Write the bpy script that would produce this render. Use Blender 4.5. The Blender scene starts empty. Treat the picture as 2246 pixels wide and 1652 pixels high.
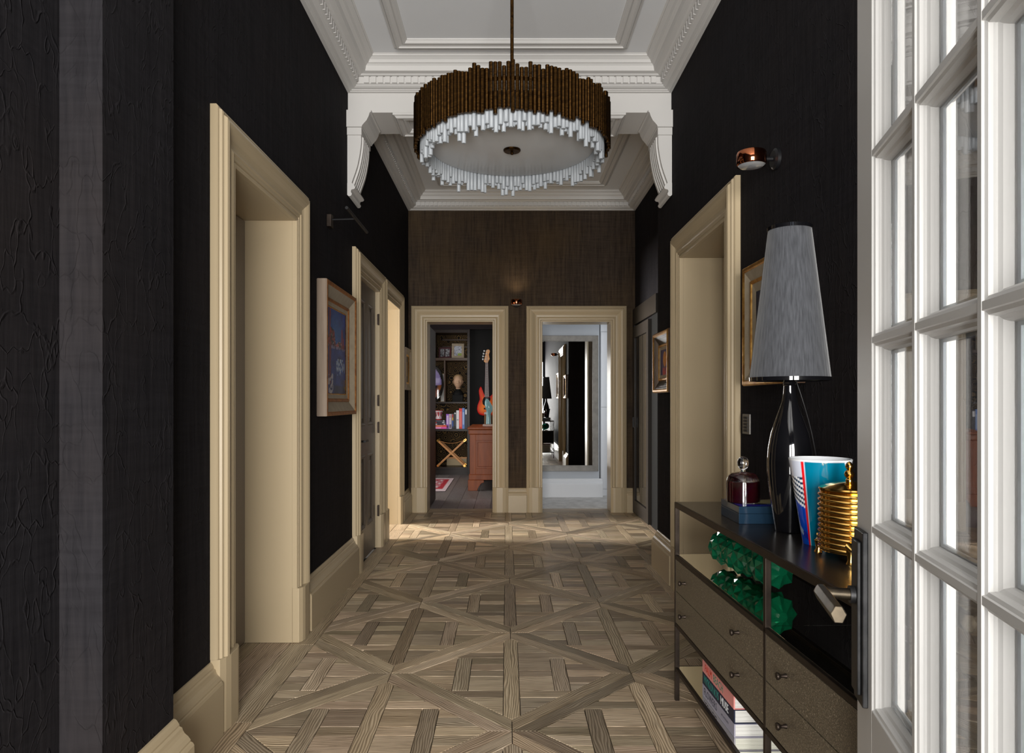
import bpy, bmesh, math, random
from mathutils import Vector, Matrix
random.seed(7)
SC = bpy.context.scene
C = SC.collection

# ------------------------------------------------------------------ camera
W_PX, H_PX, F_PX, VPX, VPY, CAM_H = 2246, 1652, 1500.0, 1111.0, 881.0, 1.3
cam_d = bpy.data.cameras.new('camera'); cam = bpy.data.objects.new('camera', cam_d); C.objects.link(cam)
cam.location = (0, 0, CAM_H); cam.rotation_euler = (math.pi/2, 0, 0)
cam_d.sensor_width = 36.0; cam_d.lens = 36.0*F_PX/W_PX
cam_d.shift_x = (W_PX/2 - VPX)/W_PX; cam_d.shift_y = (VPY - H_PX/2)/W_PX
cam_d.clip_start = 0.05
SC.camera = cam
# ------------------------------------------------------------------ world, exposure
wd = bpy.data.worlds.new('daylight'); SC.world = wd; wd.use_nodes = True
wd.node_tree.nodes['Background'].inputs[0].default_value = (0.75, 0.85, 1.0, 1)
wd.node_tree.nodes['Background'].inputs[1].default_value = 0.5
vs = SC.view_settings
vs.view_transform = 'Standard'; vs.look = 'None'; vs.gamma = 1.0; vs.use_curve_mapping = False
vs.exposure = 0.0
# ------------------------------------------------------------------ daylight through the openings of the place, and an unseen study fill
def area(name, loc, rot, sx, sy, watts, col, spread=180):
    d = bpy.data.lights.new(name, 'AREA'); d.shape = 'RECTANGLE'; d.size = sx; d.size_y = sy
    d.energy = watts; d.color = col; d.spread = math.radians(spread)
    o = bpy.data.objects.new(name, d); C.objects.link(o); o.location = loc
    o.rotation_euler = [math.radians(a) for a in rot]
    return o
area('entrance_daylight', (0.0, -2.7, 1.3), (90, 0, 0), 2.25, 2.45, 580, (1.0, 0.975, 0.935))
area('side_room_window', (-5.6, 6.72, 1.75), (90, 0, -90), 0.8, 1.4, 430, (1.0, 0.96, 0.90), 100)
area('study_window', (-2.5, 10.2, 1.6), (90, 0, -90), 1.8, 1.7, 36, (1.0, 0.97, 0.93))
area('study_rear_fill', (-0.9, 8.5, 2.55), (50, 0, 0), 1.2, 0.5, 3, (1.0, 0.97, 0.95))  # unseen fill lamp high inside the study by its doorway, not a window
area('dressing_room_window', (2.3, 8.8, 1.7), (90, 0, 90), 0.8, 1.8, 13, (0.92, 0.96, 1.0))

# ------------------------------------------------------------------ materials
MATS = {}
def mat(name, col, rough=0.5, metal=0.0, spec=0.5, **kw):
    if name in MATS: return MATS[name]
    m = bpy.data.materials.new(name); m.use_nodes = True
    b = m.node_tree.nodes['Principled BSDF']
    b.inputs['Base Color'].default_value = (*col, 1); b.inputs['Roughness'].default_value = rough
    b.inputs['Metallic'].default_value = metal; b.inputs['Specular IOR Level'].default_value = spec
    for k, v in kw.items():
        k = {'trans': 'Transmission Weight', 'ior': 'IOR', 'coat': 'Coat Weight', 'coatr': 'Coat Roughness',
             'sheen': 'Sheen Weight', 'emis': 'Emission Strength', 'alpha': 'Alpha', 'sss': 'Subsurface Weight'}.get(k, k)
        if k == 'emiscol': b.inputs['Emission Color'].default_value = (*v, 1)
        else: b.inputs[k].default_value = v
    MATS[name] = m
    return m
class NT:
    def __init__(s, m): s.m = m; s.t = m.node_tree; s.b = s.t.nodes['Principled BSDF']
    def n(s, typ, **kw):
        nd = s.t.nodes.new(typ)
        for k, v in kw.items():
            if hasattr(nd, k): setattr(nd, k, v)
            else: nd.inputs[k].default_value = v
        return nd
    def l(s, a, b): s.t.links.new(a, b)
    def coords(s, kind='Object', scale=(1, 1, 1)):
        tc = s.n('ShaderNodeTexCoord'); mp = s.n('ShaderNodeMapping'); mp.inputs['Scale'].default_value = scale
        s.l(tc.outputs[kind], mp.inputs['Vector']); return mp.outputs[0]
    def noise(s, vec, scale, detail=4, rough=0.55, dist=0.0):
        nd = s.n('ShaderNodeTexNoise'); nd.inputs['Scale'].default_value = scale; nd.inputs['Detail'].default_value = detail
        nd.inputs['Roughness'].default_value = rough; nd.inputs['Distortion'].default_value = dist
        s.l(vec, nd.inputs['Vector']); return nd.outputs['Fac']
    def ramp(s, fac, stops):
        r = s.n('ShaderNodeValToRGB'); e = r.color_ramp.elements
        while len(e) > 1: e.remove(e[-1])
        for i, (p, c) in enumerate(stops):
            el = e[0] if i == 0 else e.new(p)
            el.position = p; el.color = (*c, 1) if len(c) == 3 else c
        s.l(fac, r.inputs[0]); return r.outputs[0]
    def math(s, op, a, b=None):
        nd = s.n('ShaderNodeMath', operation=op)
        for i, x in enumerate((a, b)):
            if x is None: continue
            if isinstance(x, (int, float)): nd.inputs[i].default_value = x
            else: s.l(x, nd.inputs[i])
        return nd.outputs[0]
    def mix(s, fac, a, b, blend='MIX'):
        nd = s.n('ShaderNodeMix', data_type='RGBA', blend_type=blend)
        for sock, x in ((nd.inputs[0], fac), (nd.inputs[6], a), (nd.inputs[7], b)):
            if isinstance(x, (int, float)): sock.default_value = x
            elif isinstance(x, tuple): sock.default_value = (*x, 1)
            else: s.l(x, sock)
        return nd.outputs[2]
    def bump(s, h, strength=0.3, dist=0.01):
        nd = s.n('ShaderNodeBump'); nd.inputs['Strength'].default_value = strength; nd.inputs['Distance'].default_value = dist
        s.l(h, nd.inputs['Height']); s.l(nd.outputs[0], s.b.inputs['Normal'])
    def base(s, c): s.l(c, s.b.inputs['Base Color'])
    def rough(s, c): s.l(c, s.b.inputs['Roughness'])

def wallpaper(name, dark, light, bronze, bronze_amt):
    m = mat(name, dark, 0.8, 0.0, 0.03); t = NT(m)
    v = t.coords('Object'); vs_ = t.coords('Object', (55, 55, 3.5)); vh = t.coords('Object', (4, 4, 60))
    streak = t.noise(vs_, 1.0, 5, 0.6); hor = t.noise(vh, 1.0, 4, 0.6)
    big = t.noise(v, 1.3, 3, 0.5)
    wv = t.n('ShaderNodeTexVoronoi', feature='DISTANCE_TO_EDGE'); wv.inputs['Scale'].default_value = 15.0
    dn = t.n('ShaderNodeTexNoise'); dn.inputs['Scale'].default_value = 6.0; dn.inputs['Detail'].default_value = 3
    tc = t.coords('Object', (1.0, 1.0, 0.5)); t.l(tc, dn.inputs['Vector'])
    mx = t.mix(0.28, tc, dn.outputs['Color']); t.l(mx, wv.inputs['Vector'])
    crease = t.ramp(wv.outputs['Distance'], [(0.0, (1, 1, 1)), (0.035, (0, 0, 0))])
    gate = t.ramp(t.noise(v, 5.0, 3), [(0.36, (0, 0, 0)), (0.56, (1, 1, 1))])
    col = t.ramp(t.math('ADD', t.math('MULTIPLY', streak, 0.65), t.math('MULTIPLY', hor, 0.35)), [(0.35, dark), (0.7, light)])
    bm = t.ramp(t.math('ADD', t.math('MULTIPLY', big, 0.7), t.math('MULTIPLY', streak, 0.3)), [(0.45, (0, 0, 0)), (0.75, (bronze_amt,)*3)])
    t.base(t.mix(bm, col, bronze))
    t.bump(t.math('ADD', t.math('ADD', t.math('MULTIPLY', streak, 0.5), t.math('MULTIPLY', hor, 0.3)), t.math('MULTIPLY', t.math('MULTIPLY', crease, gate), 0.75)), 0.6, 0.004)
    return m
wallpaper('wallpaper', (0.0115, 0.0107, 0.0120), (0.0215, 0.0202, 0.0225), (0.021, 0.016, 0.014), 0.5)
wallpaper('wallpaper_bronze_lit', (0.030, 0.022, 0.017), (0.068, 0.050, 0.037), (0.090, 0.058, 0.026), 0.6)  # bronze-tinted copy of the hall paper, far wall's light put into the colour

def painted(name, col, rough=0.42, spec=0.4, bump=0.04):
    m = mat(name, col, rough, 0, spec); t = NT(m); v = t.coords('Object')
    n = t.noise(v, 3.0, 4); t.base(t.mix(t.math('MULTIPLY', n, 0.25), col, tuple(c*0.86 for c in col)))
    t.bump(t.noise(v, 90.0, 2), bump, 0.002); return m
painted('cream_paint', (0.405, 0.322, 0.205), 0.34)
painted('white_plaster', (0.57, 0.557, 0.54), 0.6, 0.2)
painted('ceiling_white', (0.72, 0.73, 0.745), 0.7, 0.15)
painted('door_white', (0.74, 0.73, 0.71), 0.35)
painted('door_taupe', (0.115, 0.092, 0.072), 0.4)
painted('door_greige', (0.20, 0.165, 0.13), 0.4)
painted('room_white', (0.72, 0.73, 0.75), 0.6, 0.2)
painted('room_blue_grey', (0.47, 0.50, 0.54), 0.7, 0.2)
painted('dark_brown_frame', (0.022, 0.018, 0.015), 0.45, 0.2)
painted('study_dark', (0.022, 0.017, 0.019), 0.8, 0.05)

def oak(name, c0, c1, c2, tone_attr=True, rough=0.42):
    m = mat(name, c1, rough, 0, 0.35); t = NT(m)
    v = t.coords('UV'); vg = t.coords('UV', (1.6, 22, 1)); vp = t.coords('UV', (7, 190, 1))
    warp = t.noise(t.coords('UV', (1.6, 7, 1)), 1.0, 2, 0.5)
    rings = t.n('ShaderNodeTexWave', wave_type='BANDS', bands_direction='Y'); rings.inputs['Scale'].default_value = 6.0
    rings.inputs['Distortion'].default_value = 16.0; rings.inputs['Detail'].default_value = 1.5; rings.inputs['Detail Scale'].default_value = 0.4
    t.l(t.coords('UV', (1.5, 5.0, 1)), rings.inputs['Vector'])
    g = t.noise(vg, 1.0, 5, 0.6, 0.3); p = t.noise(vp, 1.0, 2, 0.5)
    f = t.math('ADD', t.math('ADD', t.math('MULTIPLY', g, 0.38), t.math('MULTIPLY', rings.outputs['Fac'], 0.30)), t.math('MULTIPLY', warp, 0.32))
    col = t.ramp(f, [(0.27, c0), (0.5, c1), (0.75, c2)])
    pores = t.ramp(p, [(0.33, (0.45, 0.45, 0.45)), (0.45, (1, 1, 1))])
    col = t.mix(0.75, col, pores, 'MULTIPLY')
    if tone_attr:
        at = t.n('ShaderNodeAttribute'); at.attribute_name = 'tone'
        col = t.mix(1.0, col, at.outputs['Color'], 'MULTIPLY')
    t.base(col); t.rough(t.math('ADD', t.math('MULTIPLY', f, 0.25), rough-0.12))
    t.bump(t.math('ADD', t.math('MULTIPLY', p, 0.5), f), 0.25, 0.002)
    return m
oak('oak_floor', (0.165, 0.120, 0.078), (0.37, 0.285, 0.195), (0.62, 0.51, 0.38))
oak('study_floor', (0.13, 0.115, 0.115), (0.21, 0.19, 0.19), (0.30, 0.275, 0.275))
mat('floor_joint', (0.02, 0.016, 0.012), 0.8)

def wood(name, c0, c1, axis_scale, rough=0.35, coat=0.0):
    m = mat(name, c0, rough, 0, 0.25, coat=coat); t = NT(m)
    n = t.noise(t.coords('Object', axis_scale), 1.0, 5, 0.6, 0.4)
    t.base(t.ramp(n, [(0.3, c0), (0.7, c1)])); t.bump(n, 0.1, 0.001); return m
wood('walnut_dark', (0.011, 0.0065, 0.005), (0.022, 0.013, 0.010), (3, 3, 40))
wood('walnut_edge', (0.035, 0.018, 0.010), (0.065, 0.034, 0.018), (3, 3, 40))
wood('mahogany', (0.17, 0.036, 0.009), (0.34, 0.085, 0.020), (14, 14, 1.6), 0.42, 0.0)
wood('light_wood', (0.50, 0.22, 0.07), (0.68, 0.34, 0.13), (5, 5, 25), 0.35)
wood('limed_oak', (0.155, 0.115, 0.085), (0.22, 0.168, 0.125), (60, 60, 3), 0.55)
wood('frame_cream', (0.25, 0.205, 0.145), (0.32, 0.265, 0.19), (20, 20, 20), 0.5)
def patina(name, c0, c1, rough, metal, scale=25, r2=None, bump=0.1):
    m = mat(name, c0, rough, metal, 0.5); t = NT(m); v = t.coords('Object'); n = t.noise(v, scale, 5, 0.65)
    t.base(t.ramp(n, [(0.35, c0), (0.68, c1)])); t.bump(t.noise(v, scale*4, 3), bump, 0.001)
    if r2: t.rough(t.math('ADD', t.math('MULTIPLY', n, r2-rough), rough))
    return m
patina('gilt', (0.42, 0.20, 0.05), (0.75, 0.46, 0.14), 0.32, 1.0, 22, 0.5)
patina('gilt_red', (0.22, 0.075, 0.022), (0.45, 0.20, 0.06), 0.4, 0.7, 30, 0.55)
patina('aged_brass', (0.018, 0.009, 0.004), (0.095, 0.046, 0.012), 0.36, 1.0, 55, 0.5, 0.5)
patina('polished_brass', (0.80, 0.45, 0.11), (0.90, 0.56, 0.17), 0.12, 1.0, 8, 0.2, 0.03)
patina('bronze_handle', (0.06, 0.05, 0.04), (0.16, 0.13, 0.09), 0.34, 1.0, 14, 0.45)
patina('gunmetal', (0.035, 0.036, 0.038), (0.07, 0.07, 0.072), 0.38, 0.9, 20, 0.5)
patina('bronze_frame', (0.032, 0.024, 0.019), (0.060, 0.045, 0.036), 0.36, 0.85, 12, 0.5)
patina('copper', (0.45, 0.14, 0.06), (0.55, 0.19, 0.09), 0.08, 1.0, 6, None, 0.0)
patina('silver_frame', (0.13, 0.125, 0.115), (0.20, 0.19, 0.175), 0.4, 0.4, 12, 0.5)
mat('black_metal', (0.006, 0.006, 0.007), 0.45, 0.0, 0.3)
mat('black_gloss', (0.004, 0.004, 0.005), 0.04, 0, 0.6, coat=0.5, coatr=0.02)
mat('black_matt', (0.006, 0.006, 0.006), 0.7, 0, 0.2)
mat('mirror', (0.92, 0.93, 0.93), 0.0, 1.0)
mat('shelf_mirror', (0.86, 0.86, 0.78), 0.01, 1.0)
mat('clear_glass', (1, 1, 1), 0.0, 0, 0.5, trans=1.0, ior=1.45)
mat('lens_glass', (0.9, 0.92, 0.95), 0.03, 0, 0.5, trans=0.8, ior=1.5)
mat('green_glass', (0.003, 0.105, 0.045), 0.06, 0, 0.6, trans=0.35, ior=1.45)
mat('frosted_rod', (0.37, 0.395, 0.42), 0.35, 0, 0.3, trans=0.15, ior=1.3)
mat('frosted_disc', (0.60, 0.61, 0.62), 0.3, 0, 0.4)
mat('candle_glass', (0.06, 0.004, 0.008), 0.05, 0, 0.6)
mat('lacquer_blue', (0.012, 0.030, 0.055), 0.12, 0, 0.5, coat=0.5)
mat('rubber', (0.01, 0.01, 0.01), 0.7)
mat('spacer', (0.48, 0.56, 0.62), 0.4, 0.3)

def fabric_shade():
    m = mat('shade_fabric', (0.125, 0.132, 0.145), 0.85, 0, 0.15, sheen=0.3); t = NT(m)
    n = t.noise(t.coords('Object', (170, 170, 0.7)), 1.0, 3); t.base(t.ramp(n, [(0.3, (0.036, 0.038, 0.043)), (0.7, (0.072, 0.075, 0.084))]))
    t.bump(n, 0.3, 0.002)
fabric_shade()
def shagreen():
    m = mat('shagreen', (0.08, 0.066, 0.045), 0.30, 0.0, 0.6); t = NT(m)
    v = t.n('ShaderNodeTexVoronoi'); v.inputs['Scale'].default_value = 330; t.l(t.coords('Object'), v.inputs['Vector'])
    big = t.noise(t.coords('Object', (9, 9, 3)), 1.0, 4)
    c = t.ramp(v.outputs['Distance'], [(0.1, (0.34, 0.28, 0.19)), (0.5, (0.085, 0.068, 0.045))])
    t.base(t.mix(t.math('MULTIPLY', big, 0.7), c, (0.07, 0.055, 0.037))); t.bump(v.outputs['Distance'], -0.35, 0.001)
    sp = t.ramp(t.noise(t.coords('Object', (1, 1, 1)), 210, 3, 0.7), [(0.58, (0, 0, 0)), (0.70, (1, 1, 1))])  # sparkle highlights put into the base colour as pale specks
    bc_ = t.b.inputs['Base Color'].links[0].from_socket; t.base(t.mix(t.math('MULTIPLY', sp, t.math('ADD', big, 0.1)), bc_, (0.62, 0.53, 0.37)))
shagreen()
def console_top_mat():
    m = mat('console_top', (0.012, 0.010, 0.010), 0.26, 0, 0.45); t = NT(m)
    n = t.noise(t.coords('Object', (4, 70, 10)), 1.0, 4); t.base(t.ramp(n, [(0.3, (0.009, 0.008, 0.008)), (0.7, (0.020, 0.017, 0.015))])); t.bump(n, 0.12, 0.001)
console_top_mat()
def carpet():
    m = mat('carpet', (0.55, 0.53, 0.51), 0.95, 0, 0.1, sheen=0.3); t = NT(m); v = t.coords('Object')
    t.base(t.ramp(t.noise(v, 9, 5), [(0.3, (0.42, 0.40, 0.38)), (0.7, (0.68, 0.66, 0.63))])); t.bump(t.noise(v, 160, 2), 0.6, 0.01)
carpet()
def ring_paper():
    m = mat('ring_wallpaper', (0.05, 0.035, 0.02), 0.6, 0.0, 0.1); t = NT(m)
    v = t.n('ShaderNodeTexVoronoi'); v.inputs['Scale'].default_value = 7.5; t.l(t.coords('Object', (1, 0.0, 1)), v.inputs['Vector'])
    s = t.math('SINE', t.math('MULTIPLY', v.outputs['Distance'], 42.0))
    t.base(t.ramp(s, [(0.35, (0.012, 0.008, 0.005)), (0.9, (0.20, 0.12, 0.042))]))
ring_paper()
def vcol(name, rough=0.5, spec=0.4, coat=0.0, nz=0.0):
    m = mat(name, (0.5, 0.5, 0.5), rough, 0, spec, coat=coat); t = NT(m)
    at = t.n('ShaderNodeAttribute'); at.attribute_name = 'paint'
    c = at.outputs['Color']
    if nz:
        n = t.noise(t.coords('Object'), 60, 4); c = t.mix(1.0, c, t.ramp(n, [(0.3, (1-nz,)*3), (0.7, (1+nz,)*3)]), 'MULTIPLY'); t.bump(n, 0.3, 0.002)
    t.base(c); return m
vcol('oil_paint', 0.4, 0.4, 0.0, 0.25); vcol('glazed_paint', 0.08, 0.5, 0.4); vcol('print', 0.6); vcol('wool', 0.95, 0.1, 0.0, 0.2)
vcol('sunburst', 0.45, 0.2, 0.0)

# ------------------------------------------------------------------ mesh helpers
def prop(o, label=None, cat=None, group=None, kind=None):
    if label: o['label'] = label
    if cat: o['category'] = cat
    if group: o['group'] = group
    if kind: o['kind'] = kind
    return o
def thing(name, label, cat, loc=(0, 0, 0), rz=0.0, group=None, kind=None):
    o = bpy.data.objects.new(name, None); C.objects.link(o); o.empty_display_size = 0.05
    o.location = loc; o.rotation_euler = (0, 0, rz)
    return prop(o, label, cat, group, kind)
def link(o, parent=None, local=False):
    C.objects.link(o)
    if parent is not None:
        o.parent = parent
        if not local and parent.parent is None: o.matrix_parent_inverse = parent.matrix_basis.inverted()
    return o
def me_obj(name, me, m, parent=None, local=False):
    if m is not None and not me.materials: me.materials.append(MATS[m] if isinstance(m, str) else m)
    return link(bpy.data.objects.new(name, me), parent, local)
class MB:
    def __init__(s): s.v = []; s.f = []
    def add(s, vs_, fs):
        o = len(s.v); s.v += [tuple(x) for x in vs_]; s.f += [tuple(i+o for i in f) for f in fs]; return s
    def box(s, x0, x1, y0, y1, z0, z1):
        return s.add([(x0, y0, z0), (x1, y0, z0), (x1, y1, z0), (x0, y1, z0), (x0, y0, z1), (x1, y0, z1), (x1, y1, z1), (x0, y1, z1)],
                     [(0, 3, 2, 1), (4, 5, 6, 7), (0, 1, 5, 4), (1, 2, 6, 5), (2, 3, 7, 6), (3, 0, 4, 7)])
    def loft(s, rings, cap=True, closed=True):
        n = len(rings[0]); o = len(s.v)
        for r in rings: s.v += [tuple(p) for p in r]
        for i in range(len(rings)-1):
            for j in range(n if closed else n-1):
                k = (j+1) % n
                s.f.append((o+i*n+j, o+i*n+k, o+(i+1)*n+k, o+(i+1)*n+j))
        if cap and closed:
            s.f.append(tuple(o+j for j in reversed(range(n)))); s.f.append(tuple(o+(len(rings)-1)*n+j for j in range(n)))
        return s
    def prism(s, poly, fn, a, b):
        return s.loft([[fn(p, a) for p in poly], [fn(p, b) for p in poly]])
    def lathe(s, prof, c=(0, 0, 0), seg=32, cap=True, rfun=None):
        rings = []
        for r, z in prof:
            rings.append([(c[0]+(r*(rfun(k, z) if rfun else 1))*math.cos(2*math.pi*k/seg), c[1]+(r*(rfun(k, z) if rfun else 1))*math.sin(2*math.pi*k/seg), c[2]+z) for k in range(seg)])
        return s.loft(rings, cap)
    def tube(s, pts, r, seg=8, cap=True):
        pts = [Vector(p) for p in pts]; rr = r if isinstance(r, (list, tuple)) else [r]*len(pts); rings = []
        up = Vector((0, 0, 1))
        for i, p in enumerate(pts):
            d = (pts[min(i+1, len(pts)-1)]-pts[max(i-1, 0)]).normalized()
            a = d.cross(up if abs(d.z) < 0.95 else Vector((1, 0, 0))).normalized(); b = d.cross(a).normalized()
            rings.append([p+(a*math.cos(2*math.pi*k/seg)+b*math.sin(2*math.pi*k/seg))*rr[i] for k in range(seg)])
        return s.loft(rings, cap)
    def mesh(s, name='m', smooth=False, angle=35, fix=True):
        me = bpy.data.meshes.new(name); me.from_pydata(s.v, [], s.f); me.validate()
        if fix:
            bm = bmesh.new(); bm.from_mesh(me); bmesh.ops.recalc_face_normals(bm, faces=bm.faces); bm.to_mesh(me); bm.free()
        if smooth: me.shade_smooth(); me.set_sharp_from_angle(angle=math.radians(angle))
        me.update(); return me
    def build(s, name, m, parent=None, smooth=False, bevel=0.0, local=False, angle=35):
        o = me_obj(name, s.mesh(name, smooth, angle), m, parent, local)
        if bevel:
            b = o.modifiers.new('bevel', 'BEVEL'); b.width = bevel; b.segments = 2; b.limit_method = 'ANGLE'; b.angle_limit = math.radians(40)
            b.harden_normals = False
        return o
def box(name, m, parent, x0, x1, y0, y1, z0, z1, bevel=0.0, local=False):
    return MB().box(x0, x1, y0, y1, z0, z1).build(name, m, parent, bevel=bevel, local=local)
def set_paint(me, fn, attr='paint'):
    ca = me.color_attributes.new(attr, 'FLOAT_COLOR', 'POINT')
    for i, v in enumerate(me.vertices):
        c = fn(v.co); ca.data[i].color = (c[0], c[1], c[2], 1)
def grid_obj(name, m, parent, fn, nu, nv, paint):
    vs_ = [fn(i/nu, j/nv) for j in range(nv+1) for i in range(nu+1)]
    fs = [(j*(nu+1)+i, j*(nu+1)+i+1, (j+1)*(nu+1)+i+1, (j+1)*(nu+1)+i) for j in range(nv) for i in range(nu)]
    me = bpy.data.meshes.new(name); me.from_pydata(vs_, [], fs); me.update()
    ca = me.color_attributes.new('paint', 'FLOAT_COLOR', 'POINT')
    k = 0
    for j in range(nv+1):
        for i in range(nu+1):
            c = paint(i/nu, j/nv); ca.data[k].color = (c[0], c[1], c[2], 1); k += 1
    return me_obj(name, me, m, parent)
def sr(r, g, b):  # sRGB 0..255 -> linear
    f = lambda c: (c/255/12.92) if c/255 <= 0.04045 else ((c/255+0.055)/1.055)**2.4
    return (f(r), f(g), f(b))
_nz = random.Random(3); _tab = [_nz.random() for _ in range(4096)]
def vnoise(x, y):
    xi, yi = math.floor(x), math.floor(y); fx, fy = x-xi, y-yi
    h = lambda a, b: _tab[(a*73+b*151+((a*b) % 37)*11) % 4096]
    fx = fx*fx*(3-2*fx); fy = fy*fy*(3-2*fy)
    return (h(xi, yi)*(1-fx)+h(xi+1, yi)*fx)*(1-fy)+(h(xi, yi+1)*(1-fx)+h(xi+1, yi+1)*fx)*fy
def text_mesh(s, size, m, parent, mw, name='lettering', local=False, sx=1.0):
    cu = bpy.data.curves.new('t', 'FONT'); cu.body = s; cu.size = size; cu.align_x = 'LEFT'; cu.align_y = 'CENTER'; cu.resolution_u = 2; cu.extrude = 0.0004
    o = bpy.data.objects.new('t', cu); C.objects.link(o)
    bpy.context.view_layer.update()
    me = bpy.data.meshes.new_from_object(o.evaluated_get(bpy.context.evaluated_depsgraph_get()))
    bpy.data.objects.remove(o); bpy.data.curves.remove(cu)
    me.materials.clear(); me.transform(Matrix.Diagonal((sx, 1, 1, 1))); me.transform(mw)
    return me_obj(name, me, m, parent, local)
# ================================================================== THE SETTING
WL, WR, FY, ZC = -1.155, 1.20, 8.045, 3.725
WR2 = 1.512                       # right wall beyond the arch
BY0, BY1 = 4.98, 5.38             # downstand beam
def struct(name, label, cat): return thing(name, label, cat, kind='structure')
def smesh(mb, name, m, label, cat, smooth=False, bevel=0.0):
    return prop(mb.build(name, m, smooth=smooth, bevel=bevel), label, cat, kind='structure')
SIDE = {'left': lambda t, p, z: (WL+p, t, z), 'right': lambda t, p, z: (WR-p, t, z), 'far': lambda t, p, z: (t, FY-p, z),
        'pier': lambda t, p, z: (-1.067+p, t, z), 'right_far': lambda t, p, z: (WR2-p, t, z)}
# ---- walls
LEFT_OPEN = [(2.851, 3.686), (5.304, 6.090), (6.465, 7.236)]
RIGHT_OPEN = [(3.694, 4.643)]
FAR_OPEN = [(-0.930, -0.165), (0.421, 1.221)]
ZT, ZTF = 2.275, 2.235
def wall(mb, fn, t0, t1, opens, ztop, depth, zmax=3.9, g=0.02):
    ts = t0
    def slab(a, b, z0, z1):
        mb.prism([(a, z0), (b, z0), (b, z1), (a, z1)], lambda q, d: fn(q[0], d, q[1]), 0.0, -depth)
    for a, b in opens:
        slab(ts, a-g, 0, zmax); slab(a-g, b+g, ztop+g, zmax); ts = b+g
    slab(ts, t1, 0, zmax); return mb
smesh(wall(MB(), SIDE['left'], 2.19, 8.3, LEFT_OPEN, ZT, 0.33), 'wall_left', 'wallpaper', 'near-black crinkled wallpaper wall along the left of the hall', 'wall')
mb = MB(); mb.box(-1.9, -1.067, 1.806, 2.19, 0, 3.9); mb.box(-1.9, -1.181, -3.3, 1.806, 0, 3.9)
smesh(mb, 'wall_pier', 'wallpaper', 'stepped dark wallpapered pier nearest the viewer on the left', 'wall')
mb = wall(MB(), SIDE['right'], -3.3, 5.42, RIGHT_OPEN, ZT, 0.70)
smesh(mb, 'wall_right', 'wallpaper', 'near-black wallpaper wall behind the console table', 'wall')
smesh(MB().box(WR2, 1.9, 5.42, 8.3, 0, 3.9), 'wall_right_recess', 'wallpaper', 'dark wall set back beyond the arch on the right', 'wall')
mb = wall(MB(), SIDE['far'], WL, WR2, FAR_OPEN, ZTF, 0.25)
smesh(mb, 'wall_far', 'wallpaper_bronze_lit', 'textured wallpaper wall in a painted-in lit bronze tone with two doorways at the end of the hall', 'wall')
mb = MB(); mb.box(-1.9, -1.1, -3.4, -3.3, 0, 3.9).box(0.9, 1.9, -3.4, -3.3, 0, 3.9).box(-1.1, 0.9, -3.4, -3.3, 2.9, 3.9)
smesh(mb, 'wall_entrance', 'wallpaper', 'wall around the street entrance behind the viewer', 'wall')
smesh(MB().box(-1.9, 1.9, -3.4, 8.3, ZC, ZC+0.15), 'ceiling', 'ceiling_white', 'pale grey-white panelled plaster ceiling of the hall', 'ceiling')
# ---- cornices
CORN = [(0, 3.546), (.022, 3.546), (.022, 3.551), (.034, 3.553), (.036, 3.558), (.058, 3.560), (.075, 3.568), (.078, 3.573), (.088, 3.575),
        (.088, 3.622), (.115, 3.622), (.125, 3.630), (.158, 3.634), (.162, 3.648), (.166, 3.665), (.178, 3.676), (.186, 3.678),
        (.196, 3.695), (.215, 3.708), (.222, 3.710), (.222, 3.718), (.232, ZC), (0, ZC)]
dent_y = MB().box(-.014, 0, -.018, .018, 0, .045).mesh('dentil'); dent_x = MB().box(-.018, .018, -.014, 0, 0, .045).mesh('dentil')
dent_r = MB().box(0, .014, -.018, .018, 0, .045).mesh('dentil')
for q in (dent_y, dent_x, dent_r): q.materials.append(MATS['white_plaster'])
def cornice(n, fn, t0, t1, m0, m1, label, dent, vis0=None):
    mb = MB(); mb.loft([[fn(t0+m0*p, p, z) for p, z in CORN], [fn(t1-m1*p, p, z) for p, z in CORN]])
    root = struct('trim_%d' % n, label, 'cornice'); mb.build('cornice_moulding', 'white_plaster', root)
    a = t0+0.11*m0 if vis0 is None else vis0; b = t1-0.105*m1; k = int((b-a)/0.05); off = ((b-a)-k*0.05)/2+0.025
    for i in range(k):
        x, y, z = fn(a+off+i*0.05, 0.088, 3.576)
        o = bpy.data.objects.new('dentil', dent); o.location = (x, y, z); link(o, root)
    return root
neg_y = dent_r; 
cornice(1, SIDE['left'], -3.3, BY0, 0, 1, 'white dentil cornice along the top of the left wall before the arch', dent_r, 1.9)
cornice(2, SIDE['right'], -3.3, BY0, 0, 1, 'white dentil cornice along the top of the right wall before the arch', dent_y, 1.9)
cornice(3, lambda t, p, z: (t, BY0-p, z), WL, WR, 1, 1, 'white dentil cornice across the face of the arch beam', dent_x)
cornice(4, SIDE['left'], BY1, FY, 0, 1, 'dimmer dentil cornice on the left wall beyond the arch', dent_r)
cornice(5, SIDE['right_far'], 5.42, FY, 0, 1, 'dimmer dentil cornice on the right wall beyond the arch', dent_y)
cornice(6, SIDE['far'], WL, WR2, 1, 1, 'dentil cornice across the top of the far bronze wall', dent_x)
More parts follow.
